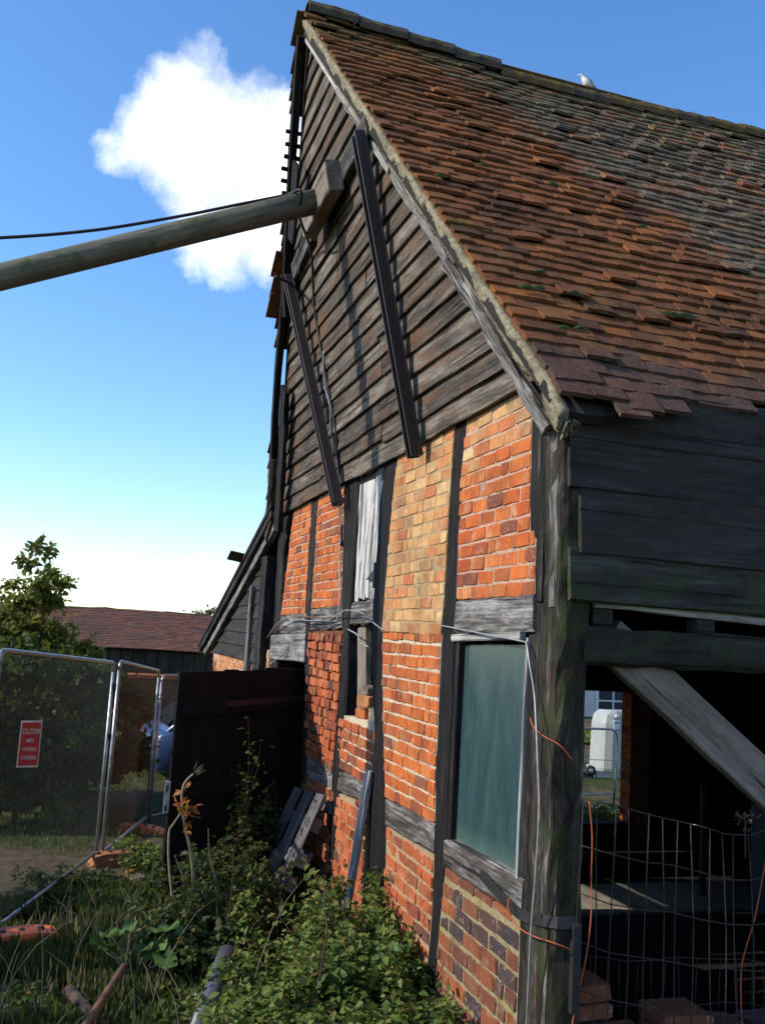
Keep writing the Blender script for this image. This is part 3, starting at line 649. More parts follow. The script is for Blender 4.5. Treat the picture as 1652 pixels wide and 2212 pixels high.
# ------------------------------------------------------------------ side wall (long side, in shade)
def sboard(xa, za, xb, zb, wd, off=.0, th=.028, mat=M['side'], nm='side_board', jit=.004):
    return beam(nm, (xa, YS-off-.02, za), (xb, YS-off-.02, zb), Vector((0, .09, 1)), wd, th, mat, barn, n=14, jit=jit, ch=.005, wob=.004)
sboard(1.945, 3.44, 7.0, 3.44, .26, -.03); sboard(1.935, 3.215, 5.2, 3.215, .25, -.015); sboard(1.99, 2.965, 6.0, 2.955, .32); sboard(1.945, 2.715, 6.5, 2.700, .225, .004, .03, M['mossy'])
beam('eaves_plate', (1.96, YS+.06, 3.50), (10.0, YS+.06, 3.52), (0, 0, 1), .14, .12, M['side'], barn, n=12)
beam('pale_lath', (2.09, YS+.01, 2.600), (3.9, YS+.01, 2.545), (0, 0, 1), .036, .03, M['grey'], barn, n=10)
for x in (2.135, 2.66, 3.3): box('packing_block', (x-.04, YS+.02, 2.505), (x+.055, YS+.10, 2.585), M['side'], barn, .008)
beam('side_beam', (2.04, YS+.10, 2.418), (4.3, YS+.10, 2.405), (0, 0, 1), .165, .2, M['mossy'], barn, n=18, jit=.008, ch=.02, wob=.005)
beam('brace', (2.20, YS+.09, 2.46), (4.14, YS+.09, 1.02), (0, 0, 1), .185, .07, M['brace'], barn, n=10, jit=.003)
beam('side_post', (4.2, YS+.1, 3.5), (4.2, YS+.1, -.05), (1, 0, 0), .2, .2, M['post'], barn, n=12)
beam('post_plank', S(1212, 1745, -.02)+Vector((.03, 0, 0)), Vector((2.02, YS+.03, -.02)), (1, 0, 0), .085, .04, M['side'], barn, n=8, jit=.004)
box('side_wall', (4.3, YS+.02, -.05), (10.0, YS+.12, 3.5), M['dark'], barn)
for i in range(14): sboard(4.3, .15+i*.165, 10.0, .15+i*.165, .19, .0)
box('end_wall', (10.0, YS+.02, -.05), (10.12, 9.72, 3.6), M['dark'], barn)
prism('end_gable', [(10.02, 3.6, 3.6), (10.02, 9.7, 3.6), (10.02, 6.4, 7.0)], (.08, 0, 0), M['dark'], barn)
# far long wall, with the doorway seen through the barn
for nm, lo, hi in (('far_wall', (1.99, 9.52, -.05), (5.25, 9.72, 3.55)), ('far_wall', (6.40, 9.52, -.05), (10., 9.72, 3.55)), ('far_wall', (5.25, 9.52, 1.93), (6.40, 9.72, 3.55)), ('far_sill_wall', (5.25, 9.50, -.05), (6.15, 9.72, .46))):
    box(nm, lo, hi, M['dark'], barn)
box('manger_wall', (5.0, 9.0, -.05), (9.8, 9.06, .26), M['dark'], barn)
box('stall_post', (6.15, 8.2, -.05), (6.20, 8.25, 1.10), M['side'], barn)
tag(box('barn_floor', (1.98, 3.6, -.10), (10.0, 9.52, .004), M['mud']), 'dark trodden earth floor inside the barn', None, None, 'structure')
tag(box('lit_floor_strip', (3.5, 7.75, -.05), (9.9, 8.72, .022), M['stone_and_lit_floor']), 'strip across the barn floor with a band of light put into its pale colour', None, None, 'structure')  # pale against the dark floor: a band of light painted as colour
tag(prism('sheet_panel', [(6.25, 7.6, .03), (6.9, 7.1, .03), (6.9, 7.1, .98), (6.25, 7.6, 1.02)], (.02, .03, 0), M['cloth']), 'grey blue metal sheet standing inside the dark barn', 'metal sheet')

# ------------------------------------------------------------------ roof
roof = mk('roof', [], [], M['felt'], barn) if False else None
def xv(z): return gx_(z)-.07
def rz(y): return 7.05-1.22*(6.4-y)              # tile plane, near slope
def rzf(y): return 7.05-1.0*(y-6.4)
def rtop(x): return float(np.interp(x, [1.0, 1.25, 2.0, 2.8, 3.6, 5.4, 8, 10.5], [7.135, 7.127, 7.085, 7.04, 7.04, 7.105, 7.06, 7.1]))
EY = 3.40
def solid(name, quad, th, mat, parent=None):
    q = [Vector(p) for p in quad]; nrm = (q[1]-q[0]).cross(q[2]-q[0]).normalized(); 
    if nrm.z < 0: nrm = -nrm
    return prism(name, q, -nrm*th, mat, parent)
roof = solid('roof', [(xv(7.05)+.03, 6.4, 6.93), (10.2, 6.4, 6.93), (10.2, EY+.23, rz(EY+.23)-.06), (2.97, EY+.23, rz(EY+.23)-.06), (2.05, EY+.06, rz(EY+.06)-.06), (xv(3.5)+.03, EY+.06, rz(EY+.06)-.06)], .05, M['felt'], barn)
solid('far_roof', [(xv(7.05)+.05, 6.4, 6.93), (10.2, 6.4, 6.93), (10.2, 9.75, rzf(9.75)-.06), (xv(3.7)+.05, 9.75, rzf(9.75)-.06)], .05, M['felt'], barn)
def tile_geo(seed):
    r = random.Random(seed); wd, ln, th = .163, .255, .019; V = []; nx, ny = 2, 2
    cam_, cross = r.uniform(.001, .006), r.uniform(-.003, .004)
    for top in (1, 0):
        for j in range(ny+1):
            for i in range(nx+1):
                u, v = i/nx-.5, j/ny
                z = cam_*(1-(2*v-1)**2)+cross*(1-4*u*u)+(th if top else 0)+r.uniform(-.001, .001)
                V.append((u*wd+r.uniform(-.002, .002), v*ln+r.uniform(-.003, .003)*(v == 0), z))
    n_ = (nx+1)*(ny+1); Fc = []
    for j in range(ny):
        for i in range(nx):
            a = j*(nx+1)+i; Fc.append((a, a+1, a+nx+2, a+nx+1)); b = a+n_; Fc.append((b, b+nx+1, b+nx+2, b+1))
    per = [0, 1, 2, 5, 8, 7, 6, 3]
    for k in range(8): p, q = per[k], per[(k+1) % 8]; Fc.append((p, p+n_, q+n_, q))
    return V, Fc
def eav(x): return .27*min(1., max(0., (x-2.02)/.95))         # the lowest courses are lost along the side
TV = [tile_geo(s) for s in range(10)]
TM = []
for V_, F_ in TV:
    me = bpy.data.meshes.new('roof_tile'); me.from_pydata(V_, [], F_); me.materials.append(M['tile']); TM.append(me)
random.seed(33)
tiles = []
g_ = .098; slope = Vector((0, 3.0, 3.66)); SL = slope.length; sdir = slope/SL; nrm = Vector((0, -sdir.z, sdir.y))
nrow = int(SL/g_)
for i in range(nrow):
    s0 = i*g_
    z_r = rz(EY)+sdir.z*s0; y_r = EY+sdir.y*s0
    x = xv(z_r)+random.uniform(-.010, .012)
    x += .08*(i % 2)*.0
    rowz = random.uniform(-.004, .004); dang = random.uniform(-.01, .01)
    first = True; off = 0 if i % 2 else .082
    while x < 10.1:
        wdt = .166
        if first and i % 2 == 0: sx = .5; first = False; step = .083
        else: sx = 1; step = wdt; first = False
        sag = (rtop(x)-7.127)*.9*(i/nrow)-.012*math.sin((x-1)*1.1+i*.05)-.008*math.sin(x*2.7+i*.11)
        r = random.random() if s0-.02 > eav(x)-.05 else 0
        lift = random.uniform(0, .008)+(random.uniform(.006, .022) if random.random() < .16 else 0)
        if r > .004 and not (i == 0 and x < xv(3.45)+.20):
            tilt = math.atan2((.026 if i < 5 else .042)+lift, .255)                         # the lower edge lies on the course below
            base = Vector((x+step/2+random.uniform(-.003, .003), y_r, z_r))+sdir*random.uniform(-.008, .008)+nrm*(.012+rowz+sag)
            if random.random() < .03: base -= sdir*random.uniform(.015, .05)
            ang = random.gauss(0, .012)
            X_ = Vector((1, 0, 0)); Y_ = sdir; Z_ = nrm
            Rm = Matrix(((X_.x, Y_.x, Z_.x, base.x), (X_.y, Y_.y, Z_.y, base.y), (X_.z, Y_.z, Z_.z, base.z), (0, 0, 0, 1)))
            Mx = Rm@Matrix.Translation((0, 0, lift))@Matrix.Rotation(-tilt, 4, 'X')@Matrix.Rotation(ang, 4, 'Z')@Matrix.Rotation(random.gauss(0, .02), 4, 'Y')@Matrix.Diagonal((sx*.99, 1, 1, 1))
            px, py, dep = project(base)
            # area the tile's exposed face shows to the camera
            vdir = (Vector((0, 0, EYE))-base).normalized(); ar = step*g_*max(.05, vdir.dot(nrm))*(F/dep)**2
            tiles.append((ar if (px < 1660 and 0 < py < 2212) else 0, Mx, random.randrange(10)))
        x += step
tiles.sort(key=lambda t: -t[0])
for a, Mx, k in tiles[:300]: link(bpy.data.objects.new('roof_tile', TM[k]), roof, Mx)
def join_np(name, items, geos, mat, parent):
    Vs = []; Fc = []; b = 0
    for Mx, k in items:
        A = np.array(Mx); v = np.array(geos[k][0]); Vs.append(v@A[:3, :3].T+A[:3, 3])
        Fc += [tuple(b+i for i in f) for f in geos[k][1]]; b += len(v)
    V = np.concatenate(Vs); o = WM[parent.name].translation
    return tag(mk(name, V-np.array(o), Fc, mat, parent, Matrix.Translation(o)), None, None, None, 'stuff')
join_np('roof_tiling', [(Mx, k) for a, Mx, k in tiles[300:]], TV, M['tile'], roof)
# far slope: only its ragged verge shows past the gable
fs = Vector((0, 3.35, -3.45)); fdir = Vector((0, 1, -1.0)).normalized(); fn = Vector((0, -fdir.z, fdir.y)); ft = []
farroof = [o for o in barn.children if o.name.startswith('far_roof')][0]
for i in range(46):
    s0 = .25+i*.1; P = Vector((0, 6.4, 7.05))+fdir*s0
    if P.z < 3.55: break
    gone = 5.95 < P.z < 6.45 or 4.3 < P.z < 5.0
    x = xv(P.z)-random.uniform(.03, .085)+(.40 if gone else 0)-(.09 if 5.2 < P.z < 5.6 else 0)
    while x < 10.1:
        base = Vector((x+.083, P.y, P.z))+fn*.02
        X_ = Vector((-1, 0, 0)); Y_ = -fdir; Z_ = fn
        Rm = Matrix(((X_.x, Y_.x, Z_.x, base.x), (X_.y, Y_.y, Z_.y, base.y), (X_.z, Y_.z, Z_.z, base.z), (0, 0, 0, 1)))
        ft.append((Rm@Matrix.Rotation(-.1, 4, 'X'), random.randrange(10))); x += .166
    if 5.95 < P.z < 6.5: beam('batten', P+Vector((xv(P.z)-.085+random.uniform(-.02, .02), 0, -.03)), P+Vector((xv(P.z)+.6, 0, -.03)), fdir, .035, .025, M['post'], farroof, n=2)
join_np('roof_tiling', ft, TV, M['tile'], farroof)
# ridge tiles
def ridge_tile(x0, x1, y, z, r, mat):
    V = []; Fc = []; m = 9; n_ = 5
    for i in range(n_):
        x = x0+(x1-x0)*i/(n_-1); rr_ = r*(1+.04*(i == 0))+random.uniform(-.004, .004)
        for k in range(m):
            a = math.pi*(-.1+1.2*k/(m-1)); V.append((x-x0, math.cos(a)*rr_+random.uniform(-.003, .003), math.sin(a)*rr_*.85+random.uniform(-.003, .003)))
        for k in range(m):
            a = math.pi*(-.1+1.2*k/(m-1)); V.append((x-x0, math.cos(a)*(rr_-.02), math.sin(a)*(rr_-.02)*.85))
    for i in range(n_-1):
        for k in range(m-1):
            a = i*2*m+k; Fc.append((a, a+1, a+2*m+1, a+2*m)[::-1]); b = a+m; Fc.append((b, b+1, b+2*m+1, b+2*m))
    for i in (0, n_-1):
        for k in range(m-1): a = i*2*m+k; Fc.append((a, a+1, a+m+1, a+m) if i == 0 else (a, a+m, a+m+1, a+1))
    mk('ridge_tile', V, Fc, mat, roof, Matrix.Translation((x0, y, z)), False)
x = xv(7.05)+.03; k = 0
while x < 10.1:
    l = .395 if x < 2.6 else .33; big = x < 2.6
    ridge_tile(x, x+l-.006, 6.4, rtop(x+l/2)-(.095 if big else .135), .125 if big else .115, M['ridge'] if big or k % 3 == 0 else M['ridge2']); x += l; k += 1
# verge: mortar bedding, laths and the rotten barge below it
def strip(name, ptsfn, n_, m_, mat, parent, amp=.02, thick=.03, seed=3):
    """rough band: ptsfn(u, v) -> point and outward normal"""
    random.seed(seed); V = []; Fc = []
    for i in range(n_+1):
        for j in range(m_+1):
            u, v = i/n_, j/m_; p, nn = ptsfn(u, v); edge_ = .6 if j in (0, m_) else 1
            V.append(p+nn*(random.uniform(-amp, amp)*edge_+amp*1.2*math.sin(u*90+v*5)+amp*math.sin(u*41+v*9+2))+Vector((0, random.uniform(-.004, .004), random.uniform(-.005, .005))))
    k = len(V)
    for i in range(n_+1):
        for j in range(m_+1): p, nn = ptsfn(i/n_, j/m_); V.append(p-nn*thick)
    r = m_+1
    for i in range(n_):
        for j in range(m_):
            a = i*r+j; Fc.append((a, a+1, a+r+1, a+r)); Fc.append((k+a, k+a+r, k+a+r+1, k+a+1))
        a = i*r; Fc.append((a, a+r, k+a+r, k+a)); a += m_; Fc.append((a, k+a, k+a+r, a+r))
    for j in range(m_): Fc.append((j, k+j, k+j+1, j+1)); a = n_*r+j; Fc.append((a, a+1, k+a+1, k+a))
    return mk(name, V, Fc, mat, parent, None, True)
def vfn(u, v):
    s0 = .02+(SL-.10)*u; P = Vector((0, EY, rz(EY)))+sdir*s0; wd = .150-.02*math.sin(u*23)+.012*math.sin(u*61)
    P = P-nrm*(.030+(wd-.02)*v); P.x = xv(P.z)+.045*v-.012; return P, Vector((-.95, 0, -.3)).normalized()
strip('verge_mortar', vfn, 260, 6, M['m_verge'], roof, .006, .05)
def rake(s0, s1, dn, wd, th, xo, mat, nm, n_=14, jit=.004):
    A = Vector((0, EY, rz(EY)))+sdir*s0-nrm*dn; B = Vector((0, EY, rz(EY)))+sdir*s1-nrm*dn; A.x = xv(A.z)+xo; B.x = xv(B.z)+xo
    return beam(nm, A, B, nrm, wd, th, mat, roof, n=n_, jit=jit, ch=.004, wob=.004)
rake(3.75, 4.70, .165, .026, .03, .030, M['lath'], 'verge_lath', 10, .003)
rake(2.55, 3.75, .172, .045, .03, .030, M['lath'], 'verge_lath', 12, .006)
rake(1.5, 2.5, .175, .04, .03, .035, M['grey'], 'verge_lath', 12, .008)
rake(.10, 1.5, .180, .06, .05, .035, M['rail'], 'barge_board', 12, .012)
strip('verge_mortar_lump', lambda u, v: (Vector((xv(3.4)+.03+.09*u, EY+.05+.03*v+.03*u, rz(EY)-.02-.08*v*(1-.5*u))), Vector((-.3, -.9, 0))), 14, 8, M['m_verge'], roof, .012, .06, 9)
# far rake: rafter end and hanging barge
A = Vector((xv(6.95), 6.5, 6.93)); B = Vector((xv(3.7)-.02, 9.78, 3.62)); beam('barge_board', A, B, fn, .13, .06, M['post'], farroof, n=16, jit=.006, wob=.008)
beam('hanging_board', GO(640, 352, .13), GO(630, 520, .13), (0, 1, 0), .16, .03, M['post'], farroof, n=5, jit=.008)
beam('hanging_board', GO(617, 840, .10), GO(601, 1140, .10), (0, 1, 0), .17, .05, M['post'], farroof, n=8, jit=.012)
beam('hanging_board', GO(590, 985, .10), GO(583, 1110, .10), (0, 1, 0), .16, .05, M['ridge'], farroof, n=5, jit=.012)
beam('hanging_board', GO(586, 1100, .10), GO(574, 1150, .10), (0, 1, 0), .26, .05, M['ridge'], farroof, n=5, jit=.012)
# moss pads on the tiles
random.seed(5)
def mosspad(x, s, r):
    V = []; Fc = []; P = Vector((x, EY, rz(EY)))+sdir*s+nrm*.034; m = 9
    for j in range(4):
        for k in range(m):
            a = 2*math.pi*k/m; q = r*.8*(1-j/4.2)*random.uniform(.6, 1.3); V.append(Vector((math.cos(a)*q*1.2, 0, 0))+sdir*math.sin(a)*q*.35+nrm*(.005*j*random.uniform(.5, 1.5)))
    for j in range(3):
        for k in range(m): q = (k+1) % m; Fc.append((j*m+k, j*m+q, (j+1)*m+q, (j+1)*m+k))
    Fc.append(tuple(3*m+k for k in range(m)))
    mk('moss_pad', V, Fc, M['moss'], roof, Matrix.Translation(P), True)
for (x, s, r) in ((2.02, .62, .05), (2.12, .64, .045), (2.06, 1.15, .04), (2.2, .98, .05), (1.92, .95, .06), (2.0, .97, .05), (1.86, 1.5, .035), (2.05, 2.4, .06), (2.5, 2.35, .05), (2.75, .95, .07), (2.85, .96, .08), (3.0, 2.0, .05), (1.7, 2.1, .04)): mosspad(x, s, r)
# small pied bird on the ridge
def lathe_blob(name, secs, mat, parent, M_, seg=10):
    V = []; Fc = []; m = seg
    for (x, z, ry, rz_) in secs:
        for k in range(m): a = 2*math.pi*k/m; V.append((x, math.cos(a)*ry, z+math.sin(a)*rz_))
    for i in range(len(secs)-1):
        for k in range(m): q = (k+1) % m; Fc.append((i*m+k, i*m+q, (i+1)*m+q, (i+1)*m+k))
    Fc.append(tuple(range(m-1, -1, -1))); Fc.append(tuple((len(secs)-1)*m+k for k in range(m)))
    return mk(name, V, Fc, mat, parent, M_, True)
def bird():
    m, nb, p = newmat('pied_plumage'); tc = nb.n('ShaderNodeTexCoord'); z = nb.n('ShaderNodeSeparateXYZ', {0: tc.outputs['Object']})
    k = nb.math('ADD', z.outputs[2], nb.math('MULTIPLY', z.outputs[0], .9))
    setp(nb, p, nb.ramp(nb.mapr(k, .03, .16), [(.28, (.75, .74, .71)), (.5, (.25, .25, .26)), (.75, (.09, .09, .1))], 'LINEAR'), .8)
    P = atY(1270, 186, 6.4); P.z = rtop(P.x)-.04
    Mb = Matrix.Translation(P)@Matrix.Rotation(math.radians(-10), 4, 'Z')
    root = empty('small_bird', P, 'small pied bird with white breast perched on the roof ridge', 'bird')
    secs = [(.105, .015, .006, .003), (.07, .045, .013, .006), (.045, .062, .02, .018), (.02, .08, .032, .034), (-.01, .09, .036, .04), (-.035, .105, .033, .034), (-.05, .125, .024, .022), (-.058, .140, .021, .021), (-.068, .148, .018, .017), (-.082, .148, .006, .006), (-.098, .146, .001, .001)]
    lathe_blob('body', [(x, z, a, b) for x, z, a, b in secs], m, root, Mb)
    for s in (-1, 1): tube('leg', [Mb@Vector((-.005, s*.012, .06)), Mb@Vector((-.012, s*.013, .025)), Mb@Vector((-.004, s*.013, -.004))], .003, M['black'], root, 4)
bird()

# ------------------------------------------------------------------ shoring of the gable
def gp(x, y, off): return G(x, y, off)
# waler timber along the gable, head plate block, props
wl = beam('wall_plate_timber', GO(800, 268, .055), GO(700, 452, .055), Vector((-KL, 0, 1)), .15, .06, M['rail'], None, n=10, jit=.004, ch=.008)
tag(wl, 'grey brown horizontal timber plate bolted across the boarded gable, right of the pole', 'timber')
wl2 = beam('wall_plate_timber', GO(676, 500, .055), GO(638, 588, .055), Vector((-KL, 0, 1)), .16, .06, M['rail'], None, n=8, jit=.004, ch=.008)
tag(wl2, 'grey timber plate on the gable running from the pole to the far roof edge', 'timber')
pb = beam('pad_timber', GO(722, 376, .14), GO(666, 486, .14), Vector((-KL, 0, 1)), .22, .11, M['plate'], None, n=8, jit=.003, ch=.008)
tag(pb, 'thick pale timber pad behind the end of the round pole', 'timber')
bp = beam('bearing_timber', GO(622, 592, .10), GO(627, 684, .10), (0, 1, 0), .10, .12, M['post'], None, n=4, jit=.005)
tag(bp, 'short dark upright timber block behind the top of the far steel channel', 'timber')
def channel(A, B, lab, wd=.085, dp=.07):
    root = empty('steel_channel', B, lab, 'steel prop', 'steel channels holding the gable'); A, B = Vector(A), Vector(B)
    X = (B-A).normalized(); sd = Vector((0, 1, 0)); sd = (sd-X*sd.dot(X)).normalized(); nn = X.cross(sd); nn = nn if nn.x < 0 else -nn
    beam('web', A, B, sd, wd, .012, M['steel'], root, n=4, jit=0, ch=.002)
    for s in (-1, 1):
        o = sd*s*(wd/2-.006)+nn*(dp/2+.004)
        beam('flange', A+o, B+o, nn, dp, .011, M['steel'], root, n=4, jit=0, ch=.002)
    for t in (.04, .35, .65, .95):
        p = A.lerp(B, t); tube('bolt', [p-nn*.0, p+nn*.03], .016, M['steel'], root, 6)
    return root
channel(GO(785, 288, .085), GO(908, 985, .07), 'long dark brown steel channel whose foot stops beside the buff brick panel')
channel(GO(630, 597, .085), GO(738, 1088, .07), 'long dark brown steel channel whose foot stops beside the loft door')
rod = tube('tie_rod', [GO(632, 612, .03), GO(620, 609, .20), GO(596, 597, .32)], .013, M['iron'], None, 6)
tag(rod, 'bent iron rod end sticking out past the far edge of the gable', 'rod')
# round pole: horizontal grain along local x
def roundpole(name, A, B, r0, r1, mat, parent=None, n=24, seg=18):
    Mx, L = frame(A, B, (0, 0, 1)); V = []; Fc = []
    for i in range(n+1):
        x = -L/2+L*i/n; r = r0+(r1-r0)*i/n; oy, oz = .012*math.sin(x*.8), .012*math.sin(x*1.1+1)
        for k in range(seg): a = 2*math.pi*k/seg; q = r*(1+.012*math.sin(3*a+x*2)); V.append((x, math.cos(a)*q+oy, math.sin(a)*q+oz))
    for i in range(n):
        for k in range(seg): q = (k+1) % seg; Fc.append((i*seg+k, i*seg+q, (i+1)*seg+q, (i+1)*seg+k))
    Fc.append(tuple(range(seg-1, -1, -1))); Fc.append(tuple(n*seg+k for k in range(seg)))
    return mk(name, V, Fc, mat, parent, Mx, True)
PE = GO(678, 438, .195); PL = atY(0, 599, PE.y); dr = (PL-PE).normalized(); PG = PE+dr*((PE.z+.05)/-dr.z)
tag(roundpole('raking_pole', PE-dr*.02, PG, .090, .072, M['pole']), 'long round greenish timber pole propping the gable from the left', 'pole')
# cable over the pole and down the boards
cab = [atY(-260, 520, PE.y), atY(0, 513, PE.y), atY(200, 497, PE.y), atY(380, 468, PE.y), atY(520, 440, PE.y), atY(620, 420, PE.y), GO(650, 412, .33), GO(648, 470, .30), GO(672, 545, .08), G(690, 660, .045), G(706, 760, .045), G(722, 850, .045), G(738, 940, .045), G(743, 1040, .04), G(746, 1180, .03)]
tag(tube('cable', smoothpts([PE+dr*8+Vector((0, 0, .10)), PE+dr*6+Vector((0, 0, .55))]+cab), .011, M['cable'], None, 6), 'thin black cable sagging above the round pole and hanging down the gable boards', 'cable')
tag(tube('hanging_wire', smoothpts([G(712, 760, .05), G(716, 830, .06), G(726, 880, .05), G(730, 930, .06), G(742, 1000, .05), G(748, 1100, .04), G(744, 1200, .04), G(745, 1290, .04), G(742, 1345, .05)]), .006, M['wire'], None, 5), 'thin pale wire dangling beside the black cable to the left of the loft door', 'wire')
# wires on the wall
tag(tube('stay_wire', smoothpts([G(960, 1352, .02), G(1050, 1368, .05), G(1138, 1386, .03), G(1152, 1392, .035), G(1162, 1440, .04), G(1172, 1500, .04), G(1186, 1580, .06), G(1194, 1660, .07), G(1197, 1750, .07), G(1190, 1880, .07), G(1180, 2010, .07), G(1170, 2120, .06), G(1160, 2230, .05)]), .0042, M['wire'], None, 5), 'thin pale wire running past the green window and down the corner post', 'wire')
tag(tube('twisted_wire', smoothpts([G(588, 1378, .05), G(610, 1352, .07), G(640, 1336, .07), G(680, 1342, .06), G(720, 1340, .05), G(748, 1328, .06), G(770, 1320, .08), G(800, 1325, .07), G(820, 1345, .05), G(836, 1362, .03)]), .0045, M['wire'], None, 5), 'twisted pale wire looped across the rail under the loft door', 'wire')
tag(tube('rusty_wire', smoothpts([G(590, 1374, .05), G(630, 1340, .06), G(660, 1334, .07), G(690, 1334, .06), G(715, 1338, .05), G(744, 1335, .04)]), .005, M['rust'], None, 5), 'dark rusty wire twisted on the rail left of the loft door', 'wire')
tag(tube('wire_end', smoothpts([G(635, 1395, .05), G(628, 1412, .07), G(618, 1425, .09), G(600, 1440, .11)]), .006, M['wire'], None, 5), 'short pale wire end hanging from the grey board over the doorway', 'wire')
tag(tube('cable_end', smoothpts([G(757, 1360, .02), G(780, 1372, .03), G(790, 1388, .04), G(802, 1398, .02)]), .006, M['wire'], None, 5), 'short pale wire curling out of the dark hatch opening', 'wire')
tw = 'knotted orange baler twine '
tag(tube('orange_twine', smoothpts([G(1154, 1552, .02), G(1170, 1570, .04), G(1190, 1592, .03), S(1205, 1610, .02), S(1230, 1640, .02)]), .0032, M['twine'], None, 5), tw+'tied round the corner post beside the green window', 'twine')
tag(tube('orange_twine', smoothpts([G(1126, 1940, .06), G(1130, 1965, .07), G(1140, 1995, .06), G(1165, 2020, .04), S(1195, 2035, .03), S(1235, 2052, .03)]), .0032, M['twine'], None, 5), tw+'hanging from the iron strap', 'twine')
tag(tube('orange_twine', smoothpts([S(1264, 1728, .03), S(1268, 1800, .04), S(1266, 1900, .04), S(1263, 1972, .05), S(1255, 2060, .04), S(1240, 2130, .04), S(1220, 2230, .04)]), .0032, M['twine'], None, 5), tw+'hanging on the rusty mesh close to the corner post', 'twine')
tag(tube('orange_twine', smoothpts([S(1652, 1780, .04), S(1635, 1880, .04), S(1612, 1980, .05), S(1590, 2070, .04), S(1583, 2140, .05), S(1590, 2230, .04)]), .0032, M['twine'], None, 5), tw+'hanging on the rusty mesh in front of the metal sheet', 'twine')
# iron strap bent round the corner post
st_ = [G(1052, 1888, .035), G(1100, 1940, .035), G(1132, 1972, .03), G(1150, 1985, .012), Vector((X0-.012, YS+.03, G(1180, 1990).z)), Vector((X0+.03, YS-.02, G(1185, 1992).z)), Vector((X0+.12, YS-.02, G(1185, 1992).z))]
st = empty('iron_strap', st_[3], 'flat iron strap bent round the corner post below the window', 'strap')
for a, b in zip(st_[:-1], st_[1:]): beam('strap_bar', a, b, (0, .3, 1), .048, .008, M['iron'], st, n=1, jit=0, ch=.002)
box('hinge_bar', (X0+.09, YS-.045, .95), (X0+.125, YS-.015, 1.29), M['iron'], st, .004)

# loose bricks on the hatch sill
def loose(P, rot, lab, mat, sz=(.20, .095, .066), z_=0):
    Vv, Ff = brick_geo(sz[0], sz[2], sz[1], .004, .01)
    Mx = Matrix.Translation(P)@Matrix.Rotation(rot, 4, 'Z')@Matrix(((0, 0, -1, 0), (-1, 0, 0, 0), (0, 1, 0, 0), (0, 0, 0, 1)))
    o = mk('loose_brick', Vv, Ff, mat, None, Mx); tag(o, lab, 'brick'); return o
q = G(782, 1552); s0 = G(782, 1553).z
loose(Vector((X0-.01, q.y+.03, s0+.033)), .15, 'loose red brick lying on the sill of the dark hatch', M['b_red'], (.15, .1, .066))
loose(Vector((X0+.02, q.y-.09, s0+.045)), -.3, 'pale loose brick end on the hatch sill beside the post', M['m_cream'], (.07, .08, .09))
loose(Vector((X0-.02, q.y-.05, s0+.125)), .25, 'loose brick with white mortar balanced on other loose bricks', M['b_mix'], (.17, .12, .075))
loose(Vector((X0-.01, q.y-.01, s0+.195)), .1, 'topmost grey mortared loose brick in the hatch', M['stone'], (.16, .12, .062))
# grey plank leaning in front of the black post under the hatch
tag(beam('leaning_plank', G(808, 1664, .03), Vector((X0-.16, 6.02, .25)), (0, 1, 0), .10, .03, M['grey'], None, n=8, jit=.004), 'narrow pale grey plank leaning upright against the brick under the hatch', 'plank')

# pallet leaning on the wall
def pallet():
    T0, T1 = G(664, 1716, .05), G(724, 1714, .05); mid = (T0+T1)/2
    B = Vector((1.47, mid.y-.10, .27)); ax = (B-mid).normalized(); sd = Vector((0, 1, 0)); sd = (sd-ax*sd.dot(ax)).normalized(); nn = ax.cross(sd); nn = nn if nn.x < 0 else -nn
    root = empty('pallet', B, 'old grey wooden pallet leaning against the brick wall in the weeds', 'pallet'); L = 1.04; wd = .80
    for k, o in enumerate((-.33, -.02, .30)): beam('board', mid+sd*o+nn*.05, mid+ax*L+sd*o+nn*.05, sd, .19, .022, M['pallet'], root, n=5)
    for k, t in enumerate((.22, .48, .66, .88)): beam('cross_board', mid+ax*t-sd*wd/2-nn*.0, mid+ax*t+sd*wd/2-nn*.0, ax, .10, .08, M['grey'] if k in (1, 2) else M['pallet'], root, n=4)
    for t in (.05, .45, .93): beam('bottom_board', mid+ax*t-sd*wd/2-nn*.055, mid+ax*t+sd*wd/2-nn*.055, ax, .10, .022, M['pallet'], root, n=4)
    p = mid+ax*.56+sd*.02+nn*.09; tag(mk('stone_slab', *brick_geo(.16, .12, .05, .01, .02), M['stone_and_lit_floor'], None, Matrix.Translation(p)@nn.to_track_quat('Z', 'Y').to_matrix().to_4x4()), 'flat grey stone lying on the leaning pallet', 'stone')
pallet()

